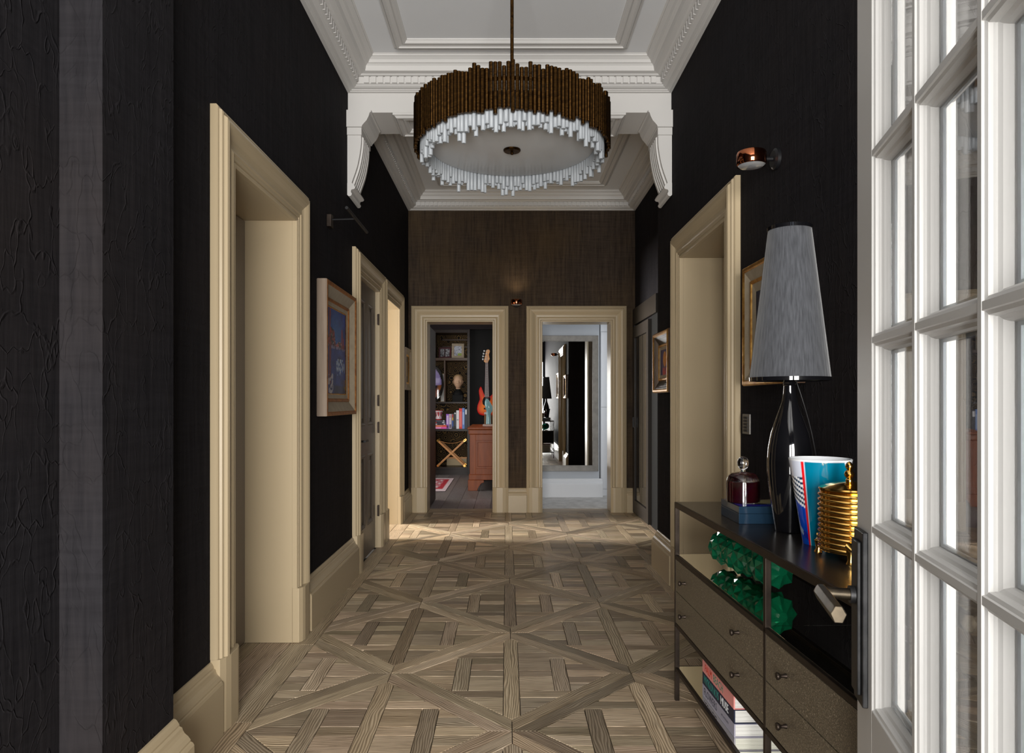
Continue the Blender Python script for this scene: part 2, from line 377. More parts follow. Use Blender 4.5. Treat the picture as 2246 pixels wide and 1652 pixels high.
# ---- ceiling panel mouldings
PM = [(0, 0), (0, .014), (.012, .018), (.022, .030), (.034, .032), (.040, .024), (.060, .020), (.072, .026), (.084, .024), (.095, .010), (.10, .008), (.10, 0)]
def rect_mould(n, x0, x1, y0, y1, z, label, prof=PM, sgn=-1):
    mb = MB()
    cs = [(x0, y0, 1, 1), (x1, y0, -1, 1), (x1, y1, -1, -1), (x0, y1, 1, -1)]
    rings = [[(x+sx*w, y+sy*w, z+sgn*d) for w, d in prof] for x, y, sx, sy in cs]
    rings.append(rings[0]); mb.loft(rings, cap=False)
    return prop(mb.build('trim_%d' % n, 'white_plaster'), label, 'ceiling moulding', kind='structure')
rect_mould(7, -0.765, 0.826, 0.3, 4.664, ZC, 'rectangular raised ceiling moulding above the chandelier')
rect_mould(8, -0.765, 1.12, 5.80, 7.62, ZC, 'rectangular raised ceiling moulding beyond the arch')
# ---- arch beam and corbels
beam = struct('trim_9', 'white downstand arch beam spanning the hall between two fluted corbels', 'beam')
mb = MB(); mb.box(WL-.02, WR+.02, BY0, BY1, 3.405, ZC); mb.build('beam', 'white_plaster', beam)
rings = [[(x+sx*w, y+sy*w, 3.405-d) for w, d in PM] for x, y, sx, sy in [(-.83, BY0+.002, 1, 1), (.87, BY0+.002, -1, 1), (.87, BY1-.002, -1, -1), (-.83, BY1-.002, 1, -1)]]
mb = MB(); mb.loft(rings+[rings[0]], cap=False); mb.build('soffit_moulding', 'white_plaster', beam)
def corbel(side):
    sx = 1 if side == 'left' else -1; x0 = WL if side == 'left' else WR
    X = lambda d: x0+sx*d
    root = struct('trim_10' if side == 'left' else 'trim_11', 'white fluted scroll corbel under the %s end of the arch beam' % side, 'corbel')
    fn = lambda q, y: (X(q[0]), y, q[1])
    y0, y1 = 4.962, 5.26
    top = [(0, 3.405), (.178, 3.405), (.178, 3.392), (.168, 3.386), (.160, 3.360), (.145, 3.330), (.125, 3.308), (.112, 3.292), (.112, 3.284), (0, 3.284)]
    MB().prism(top, fn, y0-.03, y1+.05).build('capital', 'white_plaster', root)
    MB().prism([(0, 3.284), (.105, 3.284), (.105, 3.232), (0, 3.232)], fn, y0-.012, y1+.02).build('neck_band', 'white_plaster', root)
    cur = [(.100, 3.232), (.100, 3.19), (.097, 3.15), (.091, 3.105), (.083, 3.06), (.072, 3.01), (.058, 2.965), (.042, 2.92), (.030, 2.885)]
    MB().prism([(0, 3.232)]+cur+[(0, 2.885)], fn, y0, y1).build('bracket_body', 'white_plaster', root)
    for i in range(5):                       # fillets between the flutes on the curved underside
        ya = y0+.03+i*(y1-y0-.06)/5
        rr = [[(X(d+e), yy, z-e*0.5) for yy, e in ((ya, 0), (ya+.004, .011), (ya+.028, .011), (ya+.032, 0))] for d, z in cur]
        MB().loft(rr, cap=True).build('flute_fillet', 'white_plaster', root)
    foot = [(0, 2.885), (.034, 2.885), (.052, 2.868), (.058, 2.852), (.050, 2.842), (.030, 2.838), (.026, 2.824), (.034, 2.806), (.026, 2.792), (.010, 2.790), (0, 2.800)]
    MB().prism(foot, fn, y0-.004, y1+.01).build('foot_scroll', 'white_plaster', root, smooth=True, angle=50)
corbel('left'); corbel('right')
# ---- door surrounds
CAS = [(0, 0), (0, .024), (.006, .028), (.016, .028), (.020, .022), (.024, .030), (.040, .030), (.046, .036), (.060, .030), (.075, .031), (.090, .036),
       (.105, .045), (.120, .052), (.135, .056), (.148, .053), (.153, .045), (.157, .039), (.163, .043), (.170, .040), (.174, .031), (.182, .029), (.187, .024), (.187, 0)]
PLN = [(0, 0), (0, .036), (.025, .050), (.05, .056), (.12, .056), (.155, .050), (.187, .038), (.187, 0)]
def surround(n, side, a, b, ztop, depth, label, leaf_depth=None, m='cream_paint'):
    fn = SIDE[side]; root = struct('trim_%d' % n, label, 'door surround')
    for t, s in ((a, -1), (b, 1)):
        MB().loft([[fn(t+s*w, p, .293) for w, p in CAS], [fn(t+s*w, p, ztop+w) for w, p in CAS]]).build('casing_upright', m, root)
        MB().loft([[fn(t+s*w, p, 0.0) for w, p in PLN], [fn(t+s*w, p, .293) for w, p in PLN]]).build('plinth_block', m, root, bevel=0.002)
        MB().prism([(t, 0.0), (t+s*.019, 0.0), (t+s*.019, ztop), (t, ztop)], lambda q, d: fn(q[0], d, q[1]), -.0005, -depth).build('jamb_lining', m, root)
    MB().loft([[fn(a-w, p, ztop+w) for w, p in CAS], [fn(b+w, p, ztop+w) for w, p in CAS]]).build('casing_head', m, root)
    MB().prism([(a-.019, ztop), (b+.019, ztop), (b+.019, ztop+.019), (a-.019, ztop+.019)], lambda q, d: fn(q[0], d, q[1]), -.0005, -depth).build('head_lining', m, root)
    return root
surround(12, 'left', *LEFT_OPEN[0], ZT, .27, 'cream moulded door surround nearest on the left wall')
surround(13, 'left', *LEFT_OPEN[1], ZT, .05, 'cream moulded surround of the closed panelled door on the left')
surround(14, 'left', *LEFT_OPEN[2], ZT, .33, 'cream moulded surround of the sunlit doorway at the far left')
surround(15, 'right', *RIGHT_OPEN[0], ZT, .30, 'cream moulded door surround on the right wall beside the console')
surround(16, 'far', *FAR_OPEN[0], ZTF, .26, 'cream moulded surround of the study doorway on the far wall')
surround(17, 'far', *FAR_OPEN[1], ZTF, .26, 'cream moulded surround of the pale dressing room doorway on the far wall')
# ---- baseboards
BASE = [(0, 0), (.052, 0), (.052, .200), (.048, .209), (.043, .211), (.043, .217), (.037, .228), (.028, .238), (.024, .247), (.022, .256), (.015, .260), (.015, .266), (.010, .277), (.005, .283), (0, .284)]
def baseboard(name, side, t0, t1, label, m='cream_paint', k=1.0):
    fn = SIDE[side] if isinstance(side, str) else side
    mb = MB(); mb.loft([[fn(t0, p*k, z) for p, z in BASE], [fn(t1, p*k, z) for p, z in BASE]])
    return prop(mb.build(name, m), label, 'baseboard', kind='structure')
baseboard('baseboard_pier', 'pier', 1.75, 2.19, 'cream baseboard on the nearest stepped pier, bottom left', k=1.3)
baseboard('baseboard_left', 'left', 2.19, 2.851-.187, 'short cream baseboard between the pier and the nearest left door')
baseboard('baseboard_left', 'left', 3.686+.187, 5.304-.187, 'cream baseboard under the blue painting on the left wall')
baseboard('baseboard_left', 'left', 7.236+.187, FY, 'short cream baseboard at the far end of the left wall')
baseboard('baseboard_right', 'right', -3.3, 3.694-.187, 'cream baseboard behind the console table')
baseboard('baseboard_right', 'right', 4.643+.187, 5.42, 'cream baseboard under the small gilt picture on the right wall')
baseboard('baseboard_far', 'far', -0.165+.187, 0.421-.187, 'cream baseboard between the two far doorways')
baseboard('baseboard_far', 'far', 1.221+.187, WR2, 'tiny cream baseboard at the right end of the far wall')
# ---- doors in the walls
d1 = struct('door_1', 'plain greige door closed at the back of the nearest left reveal', 'door')
box('door_leaf', 'door_greige', d1, -1.45, -1.408, 2.855, 3.680, 0.008, 2.27)
d3 = struct('door_2', 'plain door closed at the back of the right wall reveal', 'door')
box('door_leaf', 'cream_paint', d3, 1.462, 1.50, 3.70, 4.637, 0.008, 2.27)
d2 = struct('door_3', 'dark taupe panelled door with bronze hinges closed in the left wall', 'door')
xa = -1.168; y0, y1 = 5.307, 6.087
box('door_leaf', 'door_taupe', d2, xa-.04, xa-.012, y0, y1, 0.006, 2.272)
mb = MB()
for a, b in ((y0, y0+.11), (y1-.11, y1), ((y0+y1)/2-.05, (y0+y1)/2+.05)): mb.box(xa-.012, xa, a, b, 0.006, 2.272)
mb.build('stile', 'door_taupe', d2, bevel=0.002)
mb = MB()
for a, b in ((0.006, .26), (.86, 1.10), (2.13, 2.272)): mb.box(xa-.012, xa-.0004, y0, y1, a, b)
mb.build('rail', 'door_taupe', d2, bevel=0.002)
for za, zb in ((.26, .86), (1.10, 2.13)):
    for ya, yb in ((y0+.11, (y0+y1)/2-.05), ((y0+y1)/2+.05, y1-.11)):
        prof = [(0, .001), (.010, .009), (.020, .006), (.030, -.004)]
        rings = [[(xa+d-.004, ya+sy*w if sy > 0 else yb-w, za+w if sz > 0 else zb-w) for w, d in prof] for sy, sz in ((1, 1), (-1, 1), (-1, -1), (1, -1))]
        MB().loft(rings+[rings[0]], cap=False, closed=False).build('panel_moulding', 'door_taupe', d2)
        box('panel', 'door_taupe', d2, xa-.0119, xa-.006, ya+.06, yb-.06, za+.06, zb-.06, bevel=.003)
for z in (.28, 1.02, 1.26, 1.98):
    h = MB().lathe([(.008, 0), (.008, .10)], (-1.140, y1+.004, z), 10).box(-1.150, -1.141, y1-.012, y1+.004, z+.004, z+.096).build('hinge', 'bronze_frame', d2, smooth=True)
hd = MB().lathe([(.024, 0), (.024, .008)], seg=20).mesh('rose', True); hd.transform(Matrix.Translation((xa, y0+.085, .985)) @ Matrix.Rotation(math.pi/2, 4, 'Y'))
hr = me_obj('handle_rose', hd, 'black_metal', d2)
MB().tube([(xa, y0+.085, .985), (xa+.05, y0+.085, .985)], .009).tube([(xa+.05, y0+.075, .985), (xa+.05, y0+.20, .985)], .010).build('lever', 'black_metal', hr, smooth=True)
# wardrobe door in the recess
d5 = struct('door_4', 'dark brown framed door with a tall glass panel in the right recess', 'door')
box('frame_head', 'dark_brown_frame', d5, WR2-.03, WR2, 6.80, 8.04, 2.19, 2.38, .003)
box('frame_upright', 'dark_brown_frame', d5, WR2-.03, WR2, 7.965, 8.04, 0, 2.19, .002)
box('gap_shade_sheet', 'black_matt', d5, WR2-.004, WR2+.001, 6.83, 7.10, 0, 2.19)  # black sheet on the wall, paints the shade of the dark opening
for a, b, c, d, nm in ((7.10, 7.19, .02, 2.16, 'stile'), (7.86, 7.95, .02, 2.16, 'stile'), (7.19, 7.86, .02, .17, 'rail'), (7.19, 7.86, 2.03, 2.16, 'rail')):
    box(nm, 'dark_brown_frame', d5, WR2-.045, WR2-.002, a, b, c, d, .003)
mat('dark_glass', (0.012, 0.011, 0.011), 0.03, 0, 0.9)
box('glass_panel', 'dark_glass', d5, WR2-.03, WR2-.02, 7.19, 7.86, .17, 2.03)
box('handle', 'black_metal', d5, WR2-.06, WR2-.045, 7.88, 7.895, 1.0, 1.12, .002)

# ================================================================== PARQUET FLOOR
floor = struct('floor', 'grey-brown oak parquet floor of diagonal panels with basket weave', 'floor')
box('sub_floor', 'floor_joint', floor, -1.95, 1.95, -3.4, 8.32, -.08, -.011)
def clip(poly, a, b, c):           # keep a*x+b*y<=c
    out = []
    for i in range(len(poly)):
        p, q = poly[i], poly[(i+1) % len(poly)]; dp = a*p[0]+b*p[1]-c; dq = a*q[0]+b*q[1]-c
        if dp <= 0: out.append(p)
        if (dp < 0 < dq) or (dq < 0 < dp):
            t = dp/(dp-dq); out.append((p[0]+t*(q[0]-p[0]), p[1]+t*(q[1]-p[1])))
    return out
def parea(p): return 0.5*sum(p[i][0]*p[(i+1) % len(p)][1]-p[(i+1) % len(p)][0]*p[i][1] for i in range(len(p)))
def inset(poly, g):
    if parea(poly) < 0: poly = poly[::-1]
    res = poly
    for i in range(len(poly)):
        p, q = poly[i], poly[(i+1) % len(poly)]; dx, dy = q[0]-p[0], q[1]-p[1]; L = math.hypot(dx, dy)
        if L < 1e-6: continue
        nx, ny = dy/L, -dx/L
        res = clip(res, nx, ny, nx*p[0]+ny*p[1]-g)
        if len(res) < 3: return []
    return res
PIECES = []
def piece(poly, ang, tone, gap=.0016):
    poly = inset(poly, gap)
    if len(poly) < 3 or abs(parea(poly)) < 2e-4: return
    PIECES.append((poly, ang, tone))
HD = 0.574; CX, CY = 0.022, 3.272; DIN = 0.574-0.098*1.0; SP, SW = .232, .036
rnd = random.Random(11)
def region_clip(poly, x0, x1, y0, y1):
    for a, b, c in ((-1, 0, -x0), (1, 0, x1), (0, -1, -y0), (0, 1, y1)):
        if len(poly) < 3: return []
        poly = clip(poly, a, b, c)
    return poly
BX0, BX1, BYA, BYB = -1.03, 1.09, 1.4, 8.30
def rgn(poly):                      # the field: narrow hall, wider recess beyond the arch
    r = []
    a = region_clip(poly, BX0, BX1, BYA, 5.46);
    if len(a) >= 3: r.append(a)
    b = region_clip(poly, BX0, 1.46, 5.46, 8.02)
    if len(b) >= 3: r.append(b)
    return r
def put(poly, ang):
    tn = rnd.choice((.62, .75, .88, 1.0, 1.1, 1.22, 1.36))*rnd.uniform(.94, 1.06)
    for r in rgn(poly): piece(r, ang, tn)
def rect(x0, x1, y0, y1): return [(x0, y0), (x1, y0), (x1, y1), (x0, y1)]
for m_ in range(-4, 5):
    for n_ in range(-5, 10):
        if (m_+n_) % 2: continue
        ox, oy = CX+m_*HD, CY+n_*HD
        if ox < -1.7 or ox > 2.1 or oy < 0.9 or oy > 8.7: continue
        def dclip(pl):
            for sx in (1, -1):
                for sy in (1, -1):
                    if len(pl) < 3: return []
                    pl = clip(pl, sx, sy, DIN)
            return pl
        def loc(pl, ang):
            pl = dclip(pl)
            if len(pl) >= 3: put([(x+ox, y+oy) for x, y in pl], ang)
        # frame planks (45 degrees), alternate butt joints
        A, I = HD, DIN; w = A-I
        for k in range(4):
            c, s = [(1, 0), (0, 1), (-1, 0), (0, -1)][k]
            R = lambda p: (p[0]*c-p[1]*s+ox, p[0]*s+p[1]*c+oy)
            # plank along edge from (A,0) to (0,A); inner edge (I,0)-(0,I); butt at both ends
            h = w/2
            put([R(p) for p in [(A, 0), (0, A), (0, I), (I, 0)]], math.radians(135)+k*math.pi/2)
        # weave
        loc(rect(-SW, SW, -.6, .6), math.pi/2)
        for i in (-1, 1):
            loc(rect(i*SP-SW, i*SP+SW, -SP+SW, SP-SW), math.pi/2)
            for j in (-1, 1): loc(rect(i*SP-SW, i*SP+SW, min(j*(SP+SW), j*.6), max(j*(SP+SW), j*.6)), math.pi/2)
        for j in (-1, 0, 1):
            xs = [(-SP+SW, -SW), (SW, SP-SW), (-.6, -SP-SW), (SP+SW, .6)] if j == 0 else [(-.6, -SW), (SW, .6)]
            for a, b in xs: loc(rect(a, b, j*SP-SW, j*SP+SW), 0)
        cells = [(-.6, -SP-SW), (-SP+SW, -SW), (SW, SP-SW), (SP+SW, .6)]
        for (a, b) in cells:
            for (c_, d_) in cells:
                md = (c_+d_)/2 if abs(c_) < .5 and abs(d_) < .5 else None
                if md is None or rnd.random() < .45: loc(rect(a, b, c_, d_), 0)
                else: loc(rect(a, b, c_, md), 0); loc(rect(a, b, md, d_), 0)
# border planks
def strip(x0, x1, y0, y1, ang=math.pi/2, L=1.15):
    y = y0
    while y < y1-1e-3:
        e = min(y1, y+L*rnd.uniform(.75, 1.2)); e = y1 if y1-e < .2 else e
        piece(rect(x0, x1, y, e), ang, rnd.uniform(.9, 1.2)); y = e
strip(BX0-.13, BX0, 1.4, 8.02); strip(BX1, BX1+.12, 1.4, 5.46)
for a, b in (LEFT_OPEN[0], LEFT_OPEN[2]):
    strip(BX0-.30, BX0-.13, a, b, L=.8); strip(BX0-.47, BX0-.30, a, b, L=.8)
strip(BX1+.12, BX1+.29, *RIGHT_OPEN[0], L=.9); strip(BX1+.29, BX1+.42, *RIGHT_OPEN[0], L=.9)
piece(rect(1.09, 1.52, 5.43, 5.46), 0, 1.0); strip(1.46, 1.52, 5.46, 8.02)
for a, b in FAR_OPEN:
    x = a
    piece(rect(a, b, 8.02, 8.16), 0, .95); piece(rect(a, b, 8.16, 8.30), 0, 1.05)
def piece_mesh(items, name):
    vs_, fs, uv, tone = [], [], [], []
    for poly, ang, tn in items:
        cx = sum(p[0] for p in poly)/len(poly); cy = sum(p[1] for p in poly)/len(poly)
        dz = rnd.uniform(-.0005, .0004); o = len(vs_); n = len(poly); bev = .0012
        top = inset(poly, bev)
        if len(top) != n: top = [((p[0]-cx)*.985+cx, (p[1]-cy)*.985+cy) for p in (poly if parea(poly) > 0 else poly[::-1])]
        pl = poly if parea(poly) > 0 else poly[::-1]
        vs_ += [(p[0], p[1], -.012) for p in pl]+[(p[0], p[1], -.0008+dz) for p in pl]+[(p[0], p[1], dz) for p in top]
        uo, vo = rnd.uniform(0, 60), rnd.uniform(0, 60); ca, sa = math.cos(ang), math.sin(ang)
        f = [tuple(o+2*n+i for i in range(n))]+[(o+L*n+i, o+L*n+(i+1) % n, o+(L+1)*n+(i+1) % n, o+(L+1)*n+i) for L in (0, 1) for i in range(n)]
        fs += f
        uv += [((x-cx)*ca+(y-cy)*sa+uo, -(x-cx)*sa+(y-cy)*ca+vo) for x, y, z in vs_[o:]]
        c = (tn*rnd.uniform(.97, 1.05), tn, tn*rnd.uniform(.92, 1.02), 1); tone += [c]*(3*n)
    me = bpy.data.meshes.new(name); me.from_pydata(vs_, [], fs); me.update()
    ul = me.uv_layers.new(name='UVMap')
    for lp in me.loops: ul.data[lp.index].uv = uv[lp.vertex_index]
    ca_ = me.color_attributes.new('tone', 'FLOAT_COLOR', 'POINT')
    for i, c in enumerate(tone): ca_.data[i].color = c
    return me
def seen(pc):
    p = pc[0]; x = sum(q[0] for q in p)/len(p); y = sum(q[1] for q in p)/len(p)
    if y < 2.4: return 0
    vis = -0.75 < x/y < 0.35+0.02*y
    return abs(parea(p))/y**3*(1 if vis else .05)
PIECES.sort(key=seen, reverse=True)
for pc in PIECES[:300]: me_obj('parquet_block', piece_mesh([pc], 'parquet_block'), 'oak_floor', floor)
if len(PIECES) > 300: prop(me_obj('parquet_blocks_remaining', piece_mesh(PIECES[300:], 'parquet_rest'), 'oak_floor', floor), kind='stuff')

# ================================================================== ROOMS SEEN THROUGH THE FAR DOORWAYS
mb = MB(); mb.box(-3.2, -3.1, 8.295, 12.8, 0, 2.9).box(-3.2, .10, 12.6, 12.8, 0, 2.9)
smesh(mb, 'wall_study', 'study_dark', 'dark aubergine walls of the study', 'wall')
smesh(MB().box(.10, .20, 8.295, 12.8, 0, 2.9), 'wall_partition', 'room_white', 'partition wall between the study and the dressing room', 'wall')
smesh(MB().box(-3.2, 2.7, 8.295, 12.8, 2.9, 3.0), 'ceiling_rooms', 'room_white', 'white ceiling over the far rooms', 'ceiling')
sf = struct('floor_study', 'dark grey plank floor of the study', 'floor')
box('sub_floor', 'floor_joint', sf, -3.2, .10, 8.30, 12.7, -.08, -.011)
for r in range(16):
    x0 = -3.0+r*.2; y = 8.30-rnd.uniform(0, .6)
    while y < 12.6:
        e = y+rnd.uniform(.9, 1.3)
        pl = inset(rect(max(x0, -3.1), min(x0+.2, .1), max(y, 8.30), min(e, 12.6)), .0015) if x0 < .05 else []
        if len(pl) >= 3: me_obj('plank', piece_mesh([(pl, math.pi/2, rnd.uniform(.85, 1.15))], 'plank'), 'study_floor', sf)
        y = e
smesh(MB().box(.20, 2.7, 8.30, 9.6, -.08, 0.002), 'floor_dressing_room', 'carpet', 'pale grey carpet of the dressing room', 'floor')
smesh(MB().box(.20, 1.268, 9.34, 9.7, 0, 2.9), 'wall_dressing_room', 'room_blue_grey', 'pale blue-grey wall behind the tall mirror', 'wall')
smesh(MB().box(1.268, 2.7, 9.60, 9.7, 0, 2.9), 'wall_dressing_room_return', 'room_white', 'white wall behind the wardrobe of the dressing room', 'wall')
smesh(MB().box(2.6, 2.7, 8.3, 9.6, 0, 2.9), 'wall_dressing_room_side', 'room_white', 'white side wall of the dressing room', 'wall')
baseboard('baseboard_dressing_room', lambda t, p, z: (t, 9.34-p, z*.88), .20, 1.268+.04, 'tall white baseboard under the mirror in the dressing room', 'room_white', 1.2)
# side room behind the sunlit doorway
mb = MB(); mb.box(-6.2, -1.485, 7.9, 8.0, 0, 2.9).box(-6.2, -1.485, 5.7, 5.8, 0, 2.9).box(-6.2, -1.485, 5.7, 8.0, 2.9, 3.0).box(-6.2, -1.485, 5.7, 8.0, -.1, -.012).box(-6.3, -6.2, 5.7, 8.0, 0, 2.9)
smesh(mb, 'wall_side_room', 'cream_paint', 'cream side room beyond the sunlit doorway', 'wall')
def P(px, py, Y): return ((px-VPX)*Y/F_PX, Y, CAM_H-(py-VPY)*Y/F_PX)
# ================================================================== GLAZED ENTRANCE DOOR (right foreground)
YE = 1.38; gd = thing('door_5', 'white glazed entrance door with small panes standing open in the right foreground', 'door', (.5127*YE, YE, 0), math.radians(-103.75), kind='structure')
TH = .062; ST = .1046; WD = .91; COLS = [ST, .333, .568, .803]; ROWS = [.723, 1.061, 1.415, 1.764, 2.113]; DH = 2.26
def lbox(name, m, par, *a, bevel=.002): return box(name, m, par, *a, bevel=bevel, local=True)
lbox('stile', 'door_white', gd, 0, ST, 0, TH, .01, DH); lbox('stile', 'door_white', gd, COLS[-1], WD, 0, TH, .01, DH)
lbox('rail', 'door_white', gd, ST, COLS[-1], 0, TH, .01, ROWS[0]); lbox('rail', 'door_white', gd, ST, COLS[-1], 0, TH, ROWS[-1], DH)
HALF = [(.0055, .0), (.0065, .003), (.0115, .005), (.0125, .010), (.0135, .012), (.0135, .0145), (.018, .018), (.0205, .024), (.0215, .031)]
MUN = HALF+[(x, TH-y) for x, y in reversed(HALF)]; MUN = MUN+[(-x, y) for x, y in reversed(MUN)]
EDGE = [(0, .001)]+[(x-.0055, y) for x, y in HALF[1:]]+[(x-.0055, TH-y) for x, y in reversed(HALF[1:])]+[(0, TH-.001)]
for c in COLS[1:-1]: MB().prism(MUN, lambda q, t, c=c: (c+q[0], q[1], t), ROWS[0], ROWS[-1]).build('glazing_bar', 'door_white', gd, local=True)
for r in ROWS[1:-1]: MB().prism(MUN, lambda q, t, r=r: (t, q[1]+.0004, r+q[0]), ST, COLS[-1]).build('glazing_bar', 'door_white', gd, local=True)
for c, s in ((COLS[0], 1), (COLS[-1], -1)): MB().prism(EDGE, lambda q, t, c=c, s=s: (c+s*q[0], q[1], t), ROWS[0], ROWS[-1]).build('glazing_bead', 'door_white', gd, local=True)
for r, s in ((ROWS[0], 1), (ROWS[-1], -1)): MB().prism(EDGE, lambda q, t, r=r, s=s: (t, q[1]+.0004, r+s*q[0]), ST, COLS[-1]).build('glazing_bead', 'door_white', gd, local=True)
for i in range(3):
    for j in range(4):
        a, b, c, d = COLS[i]+.0165, COLS[i+1]-.0165, ROWS[j]+.0165, ROWS[j+1]-.0165
        pane = box('pane', 'clear_glass', gd, a, b, .0285, .0325, c, d, local=True)
        box('pane', 'clear_glass', gd, a, b, .0395, .0435, c, d, local=True)
        mb = MB()
        for q in ((a+.0045, a+.013, c, d), (b-.013, b-.0045, c, d), (a, b, c+.0045, c+.010), (a, b, d-.010, d-.0045)): mb.box(q[0], q[1], .034, .038, q[2], q[3])
        mb.build('spacer_bar', 'spacer', pane, local=True)
bp = MB().prism([(.016, .715), (.016, 1.05), (.082, 1.05), (.082, .715)], lambda q, t: (q[0], t, q[1]), 0, -.010)
bp.prism([(.026, .735), (.026, 1.030), (.072, 1.030), (.072, .735)], lambda q, t: (q[0], t, q[1]), -.010, -.017)
hb = bp.build('back_plate', 'gunmetal', gd, bevel=.002, local=True)
MB().tube([(.049, -.016, .923), (.049, -.026, .923)], .017, 20).build('handle_rose', 'gunmetal', hb, smooth=True, local=True)
MB().tube([(.049, -.016, .923), (.049, -.070, .923)], .0115, 16).build('handle_shaft', 'bronze_handle', hb, smooth=True, local=True)
dia = [(-.006, .012), (.006, .012), (.014, -.002), (.007, -.018), (-.007, -.018), (-.014, -.002)]
MB().prism(dia, lambda q, t: (t, -.074+q[0], .923+q[1]), .030, .185).build('lever', 'bronze_handle', hb, bevel=.0015, local=True)

# ================================================================== CHANDELIER
YC = 3.5; XC = 12*YC/F_PX; RB = .140*YC; RG = .131*YC
ch = thing('chandelier', 'round chandelier of dark brass tubes over hanging white glass rods around a frosted disc', 'chandelier', (XC, YC, ZC))
MB().lathe([(.009, -1.02), (.009, 0)], (XC, YC, ZC), 14).build('suspension_rod', 'aged_brass', ch, smooth=True)
MB().lathe([(.06, -.03), (.065, -.02), (.065, 0)], (XC, YC, ZC), 24).build('ceiling_rose', 'aged_brass', ch, smooth=True)
ZB = CAM_H+640*(YC-RB)/F_PX; ZTP = CAM_H+742*(YC-RB)/F_PX
rr = random.Random(5)
tm = MB().lathe([(.0040, -.5), (.0096, -.5), (.0096, .5), (.0040, .5)], seg=10).mesh('tube', True); tm.materials.append(MATS['aged_brass'])
N = 158
for k in range(N):
    a = 2*math.pi*(k+.5)/N; z0 = ZB+rr.uniform(-.016, .012); z1 = ZTP+rr.uniform(-.02, .018)
    o = bpy.data.objects.new('brass_tube', tm); o.location = (XC+RB*math.cos(a), YC+RB*math.sin(a), (z0+z1)/2); o.scale = (1, 1, z1-z0); o.rotation_euler = (0, 0, rr.uniform(0, 6)); link(o, ch)
gm = MB().lathe([(.0085, -.5), (.0102, -.49), (.0102, .49), (.0085, .5)], seg=10).mesh('rod', True); gm.materials.append(MATS['frosted_rod'])
for ring, NR in ((RG, 138), (RG-.022, 128)):
    for k in range(NR):
        a = 2*math.pi*(k+rr.uniform(-.12, .12))/NR; z0 = ZB-.028-abs(rr.gauss(0, .024)) if rr.random() > .3 else ZB-rr.uniform(.055, .105); z0 = max(z0, ZB-.11); z1 = ZB+.10
        o = bpy.data.objects.new('glass_rod', gm); o.location = (XC+ring*math.cos(a), YC+ring*math.sin(a), (z0+z1)/2); o.scale = (1, 1, z1-z0); link(o, ch)
MB().lathe([(RB-.012, ZTP-.06), (RB-.012, ZTP-.05), (RB-.03, ZTP-.05), (RB-.03, ZTP-.06), (RB-.012, ZTP-.06)], (XC, YC, 0), 64, cap=False).build('support_ring', 'aged_brass', ch, smooth=True)
mb = MB()
for k in range(3):
    a = k*2*math.pi/3+.5; mb.tube([(XC, YC, ZTP-.055), (XC+(RB-.02)*math.cos(a), YC+(RB-.02)*math.sin(a), ZTP-.055)], .006)
mb.build('support_arm', 'aged_brass', ch, smooth=True)
RD = RG-.038; ZD = ZB+.006
MB().lathe([(0.001, 0), (RD-.01, 0), (RD, .004), (RD, .012), (RD-.01, .016), (.001, .016)], (XC, YC, ZD), 72).build('diffuser_disc', 'frosted_disc', ch, smooth=True)
MB().lathe([(.001, -.028), (.007, -.026), (.008, -.018), (.006, -.012), (.040, -.011), (.044, -.007), (.044, -.001), (.001, -.001)], (XC, YC, ZD), 28).build('finial', 'aged_brass', ch, smooth=True)

# ================================================================== PICTURES
def frame_ring(fn, t0, t1, z0, z1, prof):     # prof [(inset, proud)]
    rings = []
    for st, sz in ((1, 1), (-1, 1), (-1, -1), (1, -1)):
        rings.append([fn((t0+w) if st > 0 else (t1-w), p, (z0+w) if sz > 0 else (z1-w)) for w, p in prof])
    return MB().loft(rings+[rings[0]], cap=False)
def picture(name, label, side, t0, t1, z0, z1, layers, canvas_inset, canvas_p, paint, nu=60, nv=80, flip=False):
    fn = SIDE[side]; root = thing(name, label, 'painting', fn((t0+t1)/2, 0, z0))
    for nm, m, prof in layers: frame_ring(fn, t0, t1, z0, z1, prof).build(nm, m, root)
    a, b, c, d = t0+canvas_inset, t1-canvas_inset, z0+canvas_inset, z1-canvas_inset
    g = (lambda u, v: fn(a+(b-a)*(1-u if flip else u), canvas_p, c+(d-c)*v))
    grid_obj('canvas', 'oil_paint', root, g, nu, nv, paint)
    MB().prism([(a-.01, c-.01), (b+.01, c-.01), (b+.01, d+.01), (a-.01, d+.01)], lambda q, p: fn(q[0], p, q[1]), .004, canvas_p-.004).build('backing_board', 'limed_oak', root)
    return root
def mixc(a, b, t): t = max(0, min(1, t)); return tuple(a[i]*(1-t)+b[i]*t for i in range(3))
